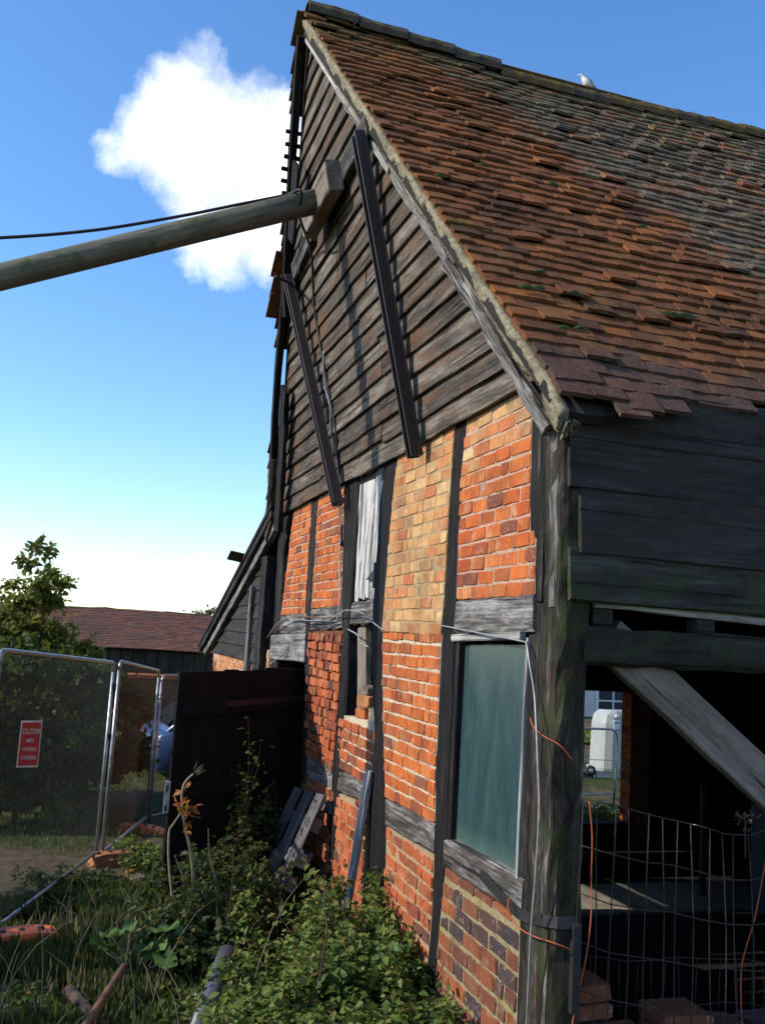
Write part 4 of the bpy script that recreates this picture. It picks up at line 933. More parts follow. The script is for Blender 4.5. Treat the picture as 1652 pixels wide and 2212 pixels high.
# dark gate leaf standing open
def gate():
    H = Vector((X0-.03, 8.12, 0)); E_ = atY(386, 1450, 7.2); E_.z = 0; dr = (E_-H); L = dr.length; dr.normalize(); nn = Vector((0, 0, 1)).cross(dr); nn = nn if nn.y < 0 else -nn
    root = empty('gate_leaf', H, 'black tarred plank gate leaf standing open against the brambles', 'gate'); k = 9
    for i in range(k):
        t = (i+.5)/k; p = H+dr*L*t; zt = 2.09-.04*t+random.uniform(-.012, .012)
        beam('plank', p+Vector((0, 0, zt)), p+Vector((0, 0, .42+random.uniform(0, .06))), dr, L/k-.006, .025, M['gate'], root, n=6, jit=.002, ch=.003)
    for z in (1.80, 1.20, .65): beam('ledge', H+dr*.03+nn*.03+Vector((0, 0, z)), H+dr*(L-.06)+nn*.03+Vector((0, 0, z-.03)), (0, 0, 1), .11, .035, M['gate'], root, n=6)
    beam('strap_hinge', H+nn*.055+Vector((0, 0, 1.83)), H+dr*1.0+nn*.055+Vector((0, 0, 1.80)), (0, 0, 1), .045, .008, M['iron'], root, n=2, jit=0)
    e = H+dr*(L+.003); box('latch_plate', (e.x-.025, e.y-.03, 1.02), (e.x+.012, e.y+.012, 1.25), M['galv'], root, .004)
    for z in (1.06, 1.2): box('latch_slot', (e.x-.02, e.y-.034, z-.02), (e.x-.002, e.y-.028, z+.02), M['black'], root)
gate()

# rusty mesh in the side opening
def mesh_panel(lab, x0, x1, ztop, zbot, y, dx, dz, sagf, r):
    root = empty('wire_mesh', (x0, y, zbot), lab, 'wire mesh', 'rusty mesh sheets across the side opening'); nx = int((x1-x0)/dx); nz = int((ztop-zbot)/dz)
    def P(u, v): x = x0+u; return Vector((x+.014*math.sin(v*2.2+u), y+.03*math.sin(u*3+v*2)-.02, v+sagf(u)+.012*math.sin(u*7+v*3)))
    for i in range(nx+1):
        u = i*dx*(1+.02*math.sin(i*1.7)); tube('wire', [P(u, zbot+(ztop-zbot)*k/8)+Vector((.008*math.sin(i*3+k), 0, 0)) for k in range(9)], r, M['rustwire'], root, 5)
    for j in range(nz+1):
        v = ztop-j*dz; tube('wire', [P((x1-x0)*k/14, v)+Vector((0, -.004, .006*math.sin(k*2+j))) for k in range(15)], r, M['rustwire'], root, 5)
mesh_panel('wide spaced rusty wire mesh sagging across the side opening', 2.03, 4.0, 1.80, .10, YS-.02, .076, .19, lambda u: -.15*math.sin(min(u/.9, 1)*math.pi/2)+(.02 if u > .9 else 0), .0028)
mesh_panel('finer rusty wire mesh sheet standing low behind the bricks', 2.25, 4.0, 1.03, .02, YS+.36, .075, .20, lambda u: -.05*u, .0025)
# dried plant hanging in the opening

# ------------------------------------------------------------------ plants (leaf shaped faces, numpy)
def leaf_mesh(name, cen, dirs, nrm_, ln, wd, mat, parent=None, fold=.18, M_=None, origin=(0, 0, 0)):
    """each leaf: 6 points, 4 triangles, folded along the midrib, tip drooping"""
    cen = np.asarray(cen, float)-np.asarray(origin); dirs = np.asarray(dirs, float); dirs /= np.linalg.norm(dirs, axis=1)[:, None]+1e-9
    nrm_ = np.asarray(nrm_, float); nrm_ -= dirs*(nrm_*dirs).sum(1)[:, None]; nrm_ /= np.linalg.norm(nrm_, axis=1)[:, None]+1e-9
    s = np.cross(dirs, nrm_); n_ = len(cen); ln = np.broadcast_to(ln, n_)[:, None]; wd = np.broadcast_to(wd, n_)[:, None]
    p0 = cen; p1 = cen+dirs*ln*.38+s*wd*.5+nrm_*wd*fold; p2 = cen+dirs*ln*.38-s*wd*.5+nrm_*wd*fold; pm = cen+dirs*ln*.5
    p3 = cen+dirs*ln*.75+s*wd*.30+nrm_*wd*(fold*.2); p4 = cen+dirs*ln*.75-s*wd*.30+nrm_*wd*(fold*.2); p5 = cen+dirs*ln-nrm_*ln*.14
    V = np.stack([p0, p1, p2, pm, p3, p4, p5], 1).reshape(-1, 3)
    T = np.array([[0, 3, 1], [0, 2, 3], [1, 3, 4], [3, 2, 5], [4, 3, 6], [3, 5, 6]]); Fi = (T[None]+7*np.arange(n_)[:, None, None]).reshape(-1, 3)
    me = bpy.data.meshes.new(name); me.vertices.add(len(V)); me.vertices.foreach_set('co', V.ravel()); k = len(Fi)
    me.loops.add(k*3); me.loops.foreach_set('vertex_index', Fi.ravel().astype(np.int32)); me.polygons.add(k)
    me.polygons.foreach_set('loop_start', np.arange(0, 3*k, 3, dtype=np.int32)); me.update(calc_edges=True); me.materials.append(mat)
    return link(bpy.data.objects.new(name, me), parent, M_ or Matrix.Translation(Vector(origin)))
def multitube(name, paths, r, mat, parent, origin, taper=.4):
    V = []; Fc = []; o = Vector(origin)
    for pts in paths:
        b = len(V); n_ = len(pts)
        for i, p in enumerate(pts):
            q = r*(1-(1-taper)*i/(n_-1)); p = Vector(p)-o
            V += [p+Vector((q, 0, 0)), p+Vector((-q*.5, q*.87, 0)), p+Vector((-q*.5, -q*.87, 0))]
        for i in range(n_-1):
            for k in range(3): a = b+i*3+k; c = b+i*3+(k+1) % 3; Fc.append((a, c, c+3, a+3))
    return mk(name, V, Fc, mat, parent, Matrix.Translation(o), True)
def stems_from(base, n_, height, spread, rs, droop=.25, seg=8, lean=(0, 0)):
    P = []
    for _ in range(n_):
        a = rs.uniform(0, 2*math.pi); out = spread*rs.uniform(.2, 1)**.7; h = height*(rs.uniform(.45, .8) if rs.rand() < .75 else rs.uniform(.8, 1.05))
        b = Vector(base)+Vector((math.cos(a)*spread*.25*rs.rand(), math.sin(a)*spread*.25*rs.rand(), 0)); p1, p2 = rs.uniform(0, 6, 2)
        P.append([b+Vector((math.cos(a)*out*t**1.3+.03*math.sin(t*7+p1)+lean[0]*t, math.sin(a)*out*t**1.3+.03*math.sin(t*6+p2)+lean[1]*t, h*(t-droop*t**3)/(1-droop*.9))) for t in np.linspace(0, 1, seg)])
    return P
def plant(name, base, height, spread, lab, cat, mat, n_=40, per=26, leaf=(.045, .03), seed=1, group=None, stem=None, droop=.25, low=.12, lean=(0, 0), clip=None, sr=.004):
    rs = np.random.RandomState(seed); root = empty(name, base, lab, cat, group)
    P = stems_from(base, n_, height, spread, rs, droop, 8, lean)
    if clip: P = [[clip(p) for p in pts] for pts in P]
    multitube('stems', P, sr, stem or M['stemd'], root, base)
    A = np.array([[tuple(p) for p in pts] for pts in P]); k = len(P)*per
    si = rs.randint(0, len(P), k); t = low+(1-low)*rs.rand(k)**.75; f = t*7; i0 = np.minimum(f.astype(int), 6); fr = (f-i0)[:, None]
    c = A[si, i0]*(1-fr)+A[si, i0+1]*fr; c = c+rs.normal(0, .028, (k, 3))
    d = rs.normal(0, 1, (k, 3)); d[:, 2] = d[:, 2]*.4-.15; nn = rs.normal(0, .55, (k, 3)); nn[:, 2] += 1.
    sz = rs.uniform(.6, 1.25, k)
    if clip:
        c = np.array([tuple(clip(Vector(q))) for q in c])
    leaf_mesh('foliage', c, d, nn, leaf[0]*sz, leaf[1]*sz, mat, root, origin=tuple(base)); return root
def wallclip(p): return Vector((min(p.x, X0-.05) if 3.4 < p.y < 14 else p.x, p.y, p.z))
def clump(px, py, Y, spread, mat, lab, cat, n_=36, per=26, leaf=(.05, .034), seed=1, group=None, name='bramble_bush', droop=.2, **kw):
    T = atY(px, py, Y); b = Vector((min(T.x, X0-.22), Y, hgt(T.x, Y))); return plant(name, b, T.z-b.z, spread, lab, cat, M[mat], n_, per, leaf, seed, group, None, droop, clip=wallclip, **kw)

# undergrowth along the wall
g1 = 'weeds massed below the brick gable'
k = 0
NET = ((860, 1880, 5.25, .34, 30, 'tall nettle clump at the foot of the narrow brick panel left of the window'), (790, 1895, 5.5, .40, 34, 'nettle clump hiding the foot of the leaning grey plank'), (760, 1905, 5.6, .28, 26, 'nettle clump growing just right of the leaning pallet'),
       (880, 2010, 4.85, .30, 30, 'nettle clump pressed against the low red brickwork below the grey rail'), (770, 2010, 5.05, .42, 38, 'broad nettle clump in the middle of the weeds below the hatch'), (640, 2020, 5.4, .32, 26, 'nettle clump covering the foot of the pallet'),
       (860, 2140, 4.4, .32, 36, 'low nettle clump against the base of the black post beside the dark brick panel'), (720, 2110, 4.5, .42, 40, 'dense nettle clump with a brown bramble cane standing in it'), (570, 2070, 5.0, .38, 32, 'nettle clump between the drain pipe and the pallet'),
       (610, 2180, 4.4, .38, 36, 'leafy nettle clump right of the grey drain pipe'), (790, 2220, 4.0, .34, 34, 'nettle clump beneath the dense nettles, nearest the corner of the barn'), (510, 2180, 4.8, .30, 28, 'thin nettle clump crowding the grey drain pipe'))
for (px, py, Y, sp, n_, lab) in NET:
    k += 1; clump(px, py, Y, sp, 'leaf', lab, 'weeds', n_, 62, (.050, .032), 40+k, g1, 'nettle_clump', .10)
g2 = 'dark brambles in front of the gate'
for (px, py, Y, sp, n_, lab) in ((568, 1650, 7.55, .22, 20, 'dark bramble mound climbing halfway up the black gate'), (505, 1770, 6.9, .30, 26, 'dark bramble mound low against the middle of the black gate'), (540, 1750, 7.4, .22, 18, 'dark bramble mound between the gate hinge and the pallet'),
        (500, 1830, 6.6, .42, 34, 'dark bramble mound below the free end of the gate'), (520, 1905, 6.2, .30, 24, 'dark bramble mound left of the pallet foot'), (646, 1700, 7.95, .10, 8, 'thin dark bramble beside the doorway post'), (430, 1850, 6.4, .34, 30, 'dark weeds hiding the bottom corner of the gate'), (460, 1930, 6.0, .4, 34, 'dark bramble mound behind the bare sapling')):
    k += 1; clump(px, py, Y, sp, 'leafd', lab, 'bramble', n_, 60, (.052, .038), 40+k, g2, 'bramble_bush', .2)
clump(535, 1535, 7.0, .10, 'leafd', 'thin bramble shoot reaching up the black gate', 'bramble', 5, 30, (.05, .035), 70, None, 'bramble_shoot', .05)
clump(530, 1830, 5.9, .12, 'leaf', 'bright green young shoot in front of the pallet', 'weeds', 9, 50, (.05, .032), 71, None, 'young_shoot', .05)
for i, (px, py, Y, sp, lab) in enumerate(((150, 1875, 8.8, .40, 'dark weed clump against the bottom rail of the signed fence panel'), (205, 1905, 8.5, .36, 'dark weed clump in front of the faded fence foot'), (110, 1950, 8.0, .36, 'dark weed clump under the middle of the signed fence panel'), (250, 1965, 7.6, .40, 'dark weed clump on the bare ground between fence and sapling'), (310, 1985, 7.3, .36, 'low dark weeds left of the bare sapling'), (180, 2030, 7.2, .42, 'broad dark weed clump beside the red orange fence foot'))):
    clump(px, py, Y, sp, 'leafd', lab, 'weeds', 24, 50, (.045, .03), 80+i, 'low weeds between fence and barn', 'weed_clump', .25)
for i, (px, py, Y, sp, lab) in enumerate(((285, 1815, 10.2, .25, 'small bright weed growing between the two fence feet'), (310, 1840, 9.6, .22, 'small weed close to the faded fence foot'))):
    clump(px, py, Y, sp, 'leaf', lab, 'weeds', 16, 40, (.05, .034), 95+i, 'weeds by the fence feet', 'weed_clump', .2)
for i, (px, py, Y, sp, lab) in enumerate(((60, 2110, 6.3, .42, 'green weed patch below the red orange fence foot'), (150, 2150, 5.9, .36, 'green weed patch beside the rotten post'), (380, 2085, 6.0, .40, 'green weed patch around the foot of the bare sapling'), (430, 2130, 5.6, .32, 'green weed patch left of the drain pipe'), (335, 2175, 5.6, .30, 'green weed patch beside the big mallow leaves'), (30, 2190, 5.8, .36, 'green weed patch in the thick grass by the fence end'), (240, 2105, 6.3, .30, 'green weed patch at the top of the rusty tube'))):
    clump(px, py, Y, sp, 'leaf', lab, 'weeds', 24, 46, (.052, .034), 110+i, 'weeds in the foreground grass', 'weed_patch', .25)
# mallow with large round leaves
def bigleaf(base, n_, lab):
    rs = np.random.RandomState(4); root = empty('mallow_plant', base, lab, 'plant')
    for i in range(n_):
        a = rs.uniform(0, 6.28); r = rs.uniform(.05, .24); c = Vector(base)+Vector((math.cos(a)*r, math.sin(a)*r, rs.uniform(.18, .34))); tube('stalk', [Vector(base), Vector(base).lerp(c, .5)+Vector((0, 0, .05)), c], .005, M['stem'], root, 4)
        m = 14; V = [Vector((0, 0, 0))]; R_ = rs.uniform(.06, .095)
        for j in range(m):
            t = 2*math.pi*j/m; q = R_*(1+.22*math.cos(5*t))*(.55 if j == 0 else 1); V.append(Vector((math.cos(t)*q, math.sin(t)*q, .018*math.cos(5*t)+.25*q)))
        Mx = Matrix.Translation(c)@Matrix.Rotation(rs.uniform(0, 6), 4, 'Z')@Matrix.Rotation(rs.uniform(.1, .7), 4, 'X')
        mk('leaf', V, [(0, 1+j, 1+(j+1) % m) for j in range(m)], M['leafbig'], root, Mx, True)
b = atY(285, 2185, 5.9); bigleaf((b.x, b.y, hgt(b.x, b.y)), 11, 'mallow plant with large round pale green leaves in the grass')
b = atY(440, 2110, 5.9); bigleaf((b.x, b.y, hgt(b.x, b.y)), 7, 'smaller mallow plant with darker round leaves beside the drain pipe')
# bare sapling with orange leaves
def sapling():
    b = atZ(413, 2068, .30); root = empty('bare_sapling', b, 'bare pale sapling with a few orange leaves before the black gate', 'sapling'); Y = b.y
    def q(px, py, dy=0): return atY(px, py, Y+dy)
    for pts, r in (([(415, 2070), (412, 1980), (418, 1900), (410, 1830), (400, 1790), (394, 1750), (393, 1715), (400, 1690), (418, 1672)], .013), ([(412, 1990), (408, 1930), (385, 1870), (378, 1850)], .008), ([(384, 2010), (375, 1960), (365, 1870), (365, 1800), (375, 1780), (394, 1752)], .010)):
        tube('stem', smoothpts([q(*p) for p in pts], 4), r, M['stem'], root, 6, r*.45)
    rs = np.random.RandomState(2); c = []; 
    for (px, py, n_) in ((395, 1712, 6), (390, 1740, 8), (402, 1748, 9), (412, 1756, 8), (418, 1760, 5), (405, 1785, 4)):
        for _ in range(n_): c.append(tuple(q(px+rs.normal(0, 6), py+rs.normal(0, 5), rs.normal(0, .04))))
    d = rs.normal(0, 1, (len(c), 3)); nn = rs.normal(0, .6, (len(c), 3)); nn[:, 2] += .8; leaf_mesh('leaves', c, d, nn, .055, .036, M['leafo'], root, origin=tuple(b))
    c = [tuple(q(418+rs.normal(0, 4), 1670+rs.normal(0, 4))) for _ in range(8)]; d = rs.normal(0, .3, (8, 3))+np.array([.8, 0, .5]); leaf_mesh('seed_head', c, d, rs.normal(0, 1, (8, 3)), .07, .012, M['dry'], root, origin=tuple(b))
sapling()
def stick(name, pts, r, mat, lab, cat='stalk', r1=None):
    P = [atY(px, py, Y) for px, py, Y in pts]; return tag(tube(name, smoothpts(P, 4), r, mat, None, 6, r1), lab, cat)
stick('dead_stalk', [(470, 2000, 6.0), (465, 1900, 6.0), (452, 1850, 6.0), (450, 1790, 6.0)], .007, M['stem'], 'thin dead stalk between the sapling and the pallet', r1=.003)
stick('dead_stalk', [(490, 2030, 5.8), (500, 1930, 5.8), (505, 1830, 5.8)], .005, M['stemd'], 'dark thin stalk close to the foot of the pallet', r1=.002)
stick('bent_stalk', [(455, 2260, 5.2), (450, 2190, 5.2), (435, 2155, 5.2), (415, 2150, 5.3), (400, 2165, 5.3)], .008, M['stem'], 'pale dead stalk bent over beside the drain pipe', r1=.005)
stick('bramble_cane', [(690, 2120, 4.6), (700, 2050, 4.6), (707, 2010, 4.6), (700, 1965, 4.7), (700, 1900, 4.9)], .006, M['stemd'], 'brown bramble cane standing up out of the nettles', r1=.003)

# light leaved shrub low in the weeds, and dead stalks among them
T = atY(790, 2030, 4.75); plant('elder_shrub', (T.x, 4.75, hgt(T.x, 4.75)), T.z-hgt(T.x, 4.75), .30, 'pale green shrub with larger leaves low in the nettles', 'shrub', M['leafbig'], 16, 34, (.095, .045), 210, None, droop=.15, clip=wallclip)
T = atY(650, 2150, 4.6); plant('elder_shrub', (T.x, 4.6, hgt(T.x, 4.6)), T.z-hgt(T.x, 4.6), .26, 'pale green larger leaved shrub beside the bramble cane', 'shrub', M['leafbig'], 12, 30, (.085, .042), 211, None, droop=.15, clip=wallclip)
rs = np.random.RandomState(31); paths = []
for q in range(120):
    x, y = rs.uniform(-.5, 1.6), rs.uniform(4.7, 7.4); h = rs.uniform(.15, .55)*(1.5 if rs.rand() < .15 else 1); a = rs.uniform(0, 6.28); l = rs.uniform(.05, .5)*h*1.6; z0 = hgt(x, y)
    paths.append([Vector((x+math.cos(a)*l*t*t, y+math.sin(a)*l*t*t, z0+h*(t-.15*t**3)+.01*math.sin(t*9+q))) for t in np.linspace(0, 1, 6)])
tag(multitube('dead_stalks', paths, .0035, M['stem'], None, (0, 6, 0), .4), 'thin dead stalks standing and lying among the weeds', None, None, 'stuff')

# grass and litter: not countable
rs = np.random.RandomState(9)
def grass(name, n_, xr, yr, keep, hmin, hmax, mat, lab, wd=.006):
    x = rs.uniform(*xr, n_*3); y = rs.uniform(*yr, n_*3); m = np.array([keep(a, b) for a, b in zip(x, y)]); x, y = x[m][:n_], y[m][:n_]; k = len(x)
    z = np.array([hgt(a, b) for a, b in zip(x, y)])-.01; h = rs.uniform(hmin, hmax, k); a = rs.uniform(0, 6.28, k); l = rs.uniform(.1, .8, k)
    d = np.stack([np.cos(a)*l, np.sin(a)*l, np.ones(k)], 1); nn = np.stack([np.cos(a), np.sin(a), -l*.2], 1)
    return tag(leaf_mesh(name, np.stack([x, y, z], 1), d, nn, h*1.1, wd*rs.uniform(.7, 1.5, k), mat, fold=.05), lab, None, None, 'stuff')
def patch(x, y): return math.sin(x*2.1+y*1.3)+math.sin(x*1.1-y*2.3+2)+.8*math.sin(x*4.7+y*3.1)
grass('grass', 9000, (-3, 1.7), (4.6, 12), lambda x, y: patch(x, y) > -.3+(y > 8.3)*1.3, .03, .12, M['grass'], 'rough green grass over the yard')
grass('dry_grass', 3000, (-2.5, 1.7), (4.6, 9.5), lambda x, y: patch(y, x) > 1.0 and y < 7.5, .06, .22, M['dry'], 'dry yellow grass stalks among the weeds', .005)
grass('ground_cover', 32000, (-1.3, 1.85), (4.3, 8.4), lambda x, y: x > .2 or patch(x*1.7, y*1.7) > -.2, .05, .15, M['leafd'], 'low leafy ground cover under the weeds', .04)
grass('yard_grass', 26000, (-8, 9), (12, 40), lambda x, y: patch(x*.5, y*.5) > .1 and not (x > 1.8 and y < 14.9), .05, .16, M['grass'], 'short grass over the far yard', .014)

# trees -------------------------------------------------------------
def tree(name, base, h, lab, mat, crown, n_=9000, leaf=(.09, .055), seed=1, trunk=.07, wind=0., group=None, cat='tree', loose_=.13):
    """crown: list of (dx, dy, z, r) clumps; limbs run from the trunk to each"""
    rs = np.random.RandomState(seed); root = empty(name, base, lab, cat, group); b = Vector(base)
    top = max(c[2] for c in crown)
    tp = [b+Vector((.04*math.sin(t*5+seed)*h*.3+.15*wind*t*t, .04*math.sin(t*4)*h*.3, top*t)) for t in np.linspace(0, 1, 9)]
    tube('trunk', tp[:8], trunk, M['bark'], root, 8, trunk*.2)
    paths = []; cen = []; dirs = []
    wts = np.array([c[3]**2 for c in crown]); wts /= wts.sum()
    for (dx, dy, z, r), wgt in zip(crown, wts):
        c = b+Vector((dx, dy, z)); t = max(.1, min(.85, (z-r*.8)/top)); i = int(t*8); s_ = tp[i]
        paths.append([s_.lerp(c, u)+Vector((0, 0, -.15*r*math.sin(u*math.pi))) for u in np.linspace(0, 1, 5)])
        nt = max(5, int(26*r*r/.25))
        for _ in range(nt):
            v = rs.normal(0, 1, 3); v /= np.linalg.norm(v); v[2] = abs(v[2])*.6+v[2]*.4; e = c+Vector(v)*r*rs.uniform(.55, 1.12); e.x += wind*.25*r
            paths.append([c.lerp(e, u)+Vector((rs.normal(0, .02), rs.normal(0, .02), 0)) for u in np.linspace(0, 1, 4)])
            k = int(n_*wgt/nt); u = rs.rand(k)**.7; q = np.array(c)[None]*(1-u[:, None])+np.array(e)[None]*u[:, None]+rs.normal(0, r*loose_, (k, 3)); cen.append(q)
            dd = rs.normal(0, .7, (k, 3))+v*.5; dd[:, 2] -= .25; dd[:, 0] += wind*1.2; dirs.append(dd)
    multitube('limbs', paths, trunk*.28, M['bark'], root, base, .25)
    cen = np.concatenate(cen); dirs = np.concatenate(dirs); nn = rs.normal(0, .6, cen.shape); nn[:, 2] += .7; sz = rs.uniform(.6, 1.25, len(cen))
    leaf_mesh('crown', cen, dirs, nn, leaf[0]*sz, leaf[1]*sz, mat, root, origin=tuple(base)); return root
def tpx(px, py, Y, r): p = atY(px, py, Y); return p, r
# hedge tree behind the mesh fence: clump centres read from the picture
Yt = 14.2; tb = Vector((atY(60, 1600, Yt).x, Yt, hgt(-.7, Yt)))
cr = []
rr = random.Random(3)
for (px, py, r) in ((75, 1185, .16), (95, 1200, .13), (60, 1220, .17), (110, 1240, .16), (30, 1262, .16), (70, 1270, .24), (125, 1262, .17), (145, 1258, .1), (95, 1300, .24), (40, 1310, .25), (10, 1330, .25), (120, 1300, .15),
                    (60, 1360, .32), (0, 1380, .35), (120, 1380, .28), (170, 1400, .20), (195, 1420, .14), (-60, 1340, .4), (-70, 1420, .5), (20, 1450, .4), (110, 1450, .36), (180, 1470, .25), (215, 1450, .10), (60, 1530, .45), (150, 1550, .35), (-30, 1560, .5), (200, 1560, .25), (100, 1630, .42), (0, 1640, .45), (190, 1640, .28), (250, 1560, .22), (270, 1640, .22), (240, 1500, .15)):
    p = atY(px, py, Yt+rr.uniform(-.4, .4)); cr.append((p.x-tb.x, p.y-tb.y, p.z-tb.z, r))
tree('hedge_tree', tb, 3.6, 'windblown yellow green hedge tree behind the mesh fence', M['leaft'], cr, 8500, (.115, .062), 3, .045, .35, None, 'tree', .26)
# dense hedge bushes filling the ground behind the fence
for i, (x, Y, h, w_, lab) in enumerate(((-1.35, 12.6, 2.2, .85, 'dense dark green hedge bush behind the end of the signed fence panel'), (-.55, 13.0, 2.15, .85, 'dense dark green hedge bush behind the caution sign'), (.25, 13.8, 1.95, .75, 'dense green hedge bush behind the posts where two fence panels meet'), (-1.0, 15.5, 2.6, 1.2, 'tall hedge bush standing behind the windblown hedge tree'), (.10, 15.8, 1.9, .40, 'brownish hedge bush behind the fence panel without a sign'))):
    z0 = hgt(x, Y); cr = [(rr.uniform(-1, 1)*w_, rr.uniform(-.6, .6)*w_, h*rr.uniform(.12, .9), rr.uniform(.32, .5)) for _ in range(22)]
    tree('hedge_bush', (x, Y, z0), h, lab, M['leafh'], cr, 9000, (.11, .07), 60+i, .04, .05, 'hedge bushes behind the mesh fence', 'hedge')
# pale trees far behind the tiled shed
for i, (px, py, Y, w_) in enumerate(((440, 1318, 52, 1.), (475, 1312, 52, 1.))):
    p = atY(px, py, Y); b = Vector((p.x, Y, -1.2)); H = p.z+1.2
    tree('distant_tree', b, H, ('pale wispy distant tree above the long tiled roof', 'pale distant tree above the tiled roof right beside the barn')[i], M['leaff'], [(-.8, 0, H-.6, .45), (-.3, .2, H-.3, .4), (.3, 0, H-.1, .42), (.7, 0, H-.6, .5), (0, 0, H-1.1, .9), (-1.3, 0, H-1.2, .5), (1.2, 0, H-1.1, .5), (0, 0, H-2.2, 1.3)], 1500, (.2, .12), 20+i, .12, 0, 'distant trees behind the long shed')
# the hedge goes on along the yard's left side, out of the picture, and shades the ground
for i, (x, y, h) in enumerate(((-5.4, 6.5, 3.5), (-5.6, 8.6, 3.6), (-5.6, 10.8, 1.9), (-5.8, 13.0, 1.9), (-5.6, 4.6, 3.2))):
    cr = [(rr.uniform(-.8, .8), rr.uniform(-.9, .9), h*rr.uniform(.25, .95), rr.uniform(.45, .8)) for _ in range(16)]
    tree('hedge_tree', (x, y, hgt(x, y)), h, ('second', 'third', 'fourth', 'fifth', 'first')[i]+' bushy hedge tree of the row along the yard edge', M['leaft'], cr, 6000, (.13, .08), 50+i, .07, .1, 'hedge along the yard')

# ------------------------------------------------------------------ mesh fence
def fence_panel(A, B, H, lab, brace=True, pitch=.04, mat_in=M['dullwire'], skew=0.):
    A, B = Vector(A), Vector(B); root = empty('mesh_fence_panel', A, lab, 'fence panel', 'site fence panels'); dr = (B-A); L = dr.length; dr.normalize(); up = Vector((0, 0, 1)); r = .019
    a0, b0 = A+up*.06, B+up*.06; at, bt = A+up*H, B+up*(H+skew)
    cr_ = .09
    tube('top_rail', [at-up*cr_]+[at-up*cr_+dr*cr_+(-dr*math.cos(t)+up*math.sin(t))*cr_ for t in np.linspace(0, math.pi/2, 5)[1:]]+[bt-dr*cr_]+[bt-up*cr_-dr*cr_+(dr*math.sin(t)+up*math.cos(t))*cr_ for t in np.linspace(0, math.pi/2, 5)[1:]], r, M['galv'], root, 8)
    tube('post', [A-up*.03, at-up*cr_], r, M['galv'], root, 8); tube('post', [B-up*.03, bt-up*cr_], r, M['galv'], root, 8)
    tube('bottom_rail', [a0+up*.06, b0+up*.06], .019, M['galv'], root, 6)
    V = []; Fc = []
    def bar(p, q, w_=.0010):
        o = len(V); s = (q-p).normalized().cross(Vector((.3, .5, .8))).normalized(); t = (q-p).normalized().cross(s)
        for e in (p, q): V.extend([e+s*w_-A, e-s*w_*.5+t*w_*.87-A, e-s*w_*.5-t*w_*.87-A])
        for k in range(3): Fc.append((o+k, o+(k+1) % 3, o+3+(k+1) % 3, o+3+k))
    n_ = int(L/pitch)
    for i in range(1, n_): p = A+dr*L*i/n_; bar(p+up*.16, p+up*(H+skew*i/n_-.02))
    for j in range(8): z = .2+j*(H-.25)/7.; bar(A+up*z, B+up*(z+skew*.8), .0016)
    tag(mk('mesh_infill', V, Fc, mat_in, root, Matrix.Translation(A)), None, None, None, 'stuff')
    return root
F1 = atZ(205, 1868, .0); F2 = atZ(314, 1785, -.30); F0 = Vector((-.49, 6.55, .19))
fence_panel(F0, F1, 1.98, 'galvanised mesh fence panel carrying the red caution sign', pitch=.04)
fence_panel(F1+Vector((.055, -.05, 0)), F2, 2.0, 'mesh fence panel without a sign between the sign panel and the gate', pitch=.075, mat_in=M['rustwire2'], skew=.06)
fence_panel(F2+Vector((.05, .04, 0)), Vector((3.2, 15.6, -.37)), 2.0, 'mesh fence panel half hidden behind the black gate', pitch=.03)
for z in (1.25, 1.75): box('clamp', F1+Vector((.0, -.06, z-.03)), F1+Vector((.06, .01, z+.03)), M['iron'], None)
for o, q in zip([o for o in bpy.data.objects if o.name.startswith('clamp')], ('lower', 'upper')): tag(o, q+' small steel clamp joining two fence panel posts', 'clamp', 'fence clamps')
def foot(P, ang, lab, mat, L=.68):
    root = empty('fence_foot', P, lab, 'fence foot'); Mx = Matrix.Translation(P)@Matrix.Rotation(ang, 4, 'Z')
    V = []; Fc = []; secs = [(-L/2, .09, .02), (-L/2+.03, .115, .11), (-.12, .12, .13), (.12, .12, .13), (L/2-.03, .115, .11), (L/2, .09, .02)]
    for x, w_, h in secs: V += [(x, -w_, 0), (x, w_, 0), (x, w_*.78, h), (x, -w_*.78, h)]
    for i in range(5):
        for k in range(4): q = (k+1) % 4; Fc.append((i*4+k, (i+1)*4+k, (i+1)*4+q, i*4+q))
    Fc += [(0, 1, 2, 3), (23, 22, 21, 20)]
    mk('block', V, Fc, mat, root, Mx)
    for x in (-.18, -.06, .06, .18): tube('socket', [Mx@Vector((x, 0, .11)), Mx@Vector((x, 0, .137))], .024, M['black'], root, 8)
a, b = atZ(258, 1775, -.2), atZ(358, 1792, -.2); foot(((a+b)/2).xy.to_3d()+Vector((0, 0, hgt(a.x, a.y)-.01)), math.atan2(b.y-a.y, b.x-a.x), 'bright orange plastic fence foot on bare earth', M['orange'])
a, b = atZ(205, 1862, .06), atZ(292, 1858, .06); foot(((a+b)/2).xy.to_3d()+Vector((0, 0, hgt(a.x, a.y))), .25, 'faded brown orange fence foot at the post by the weeds', M['orange2'], .5)
a, b = atZ(-40, 2042, .30), atZ(84, 2030, .30); foot(((a+b)/2).xy.to_3d()+Vector((0, 0, hgt(a.x, a.y)-.01)), .25, 'red orange fence foot lying in the grass inside the fence', M['orange'], .62)
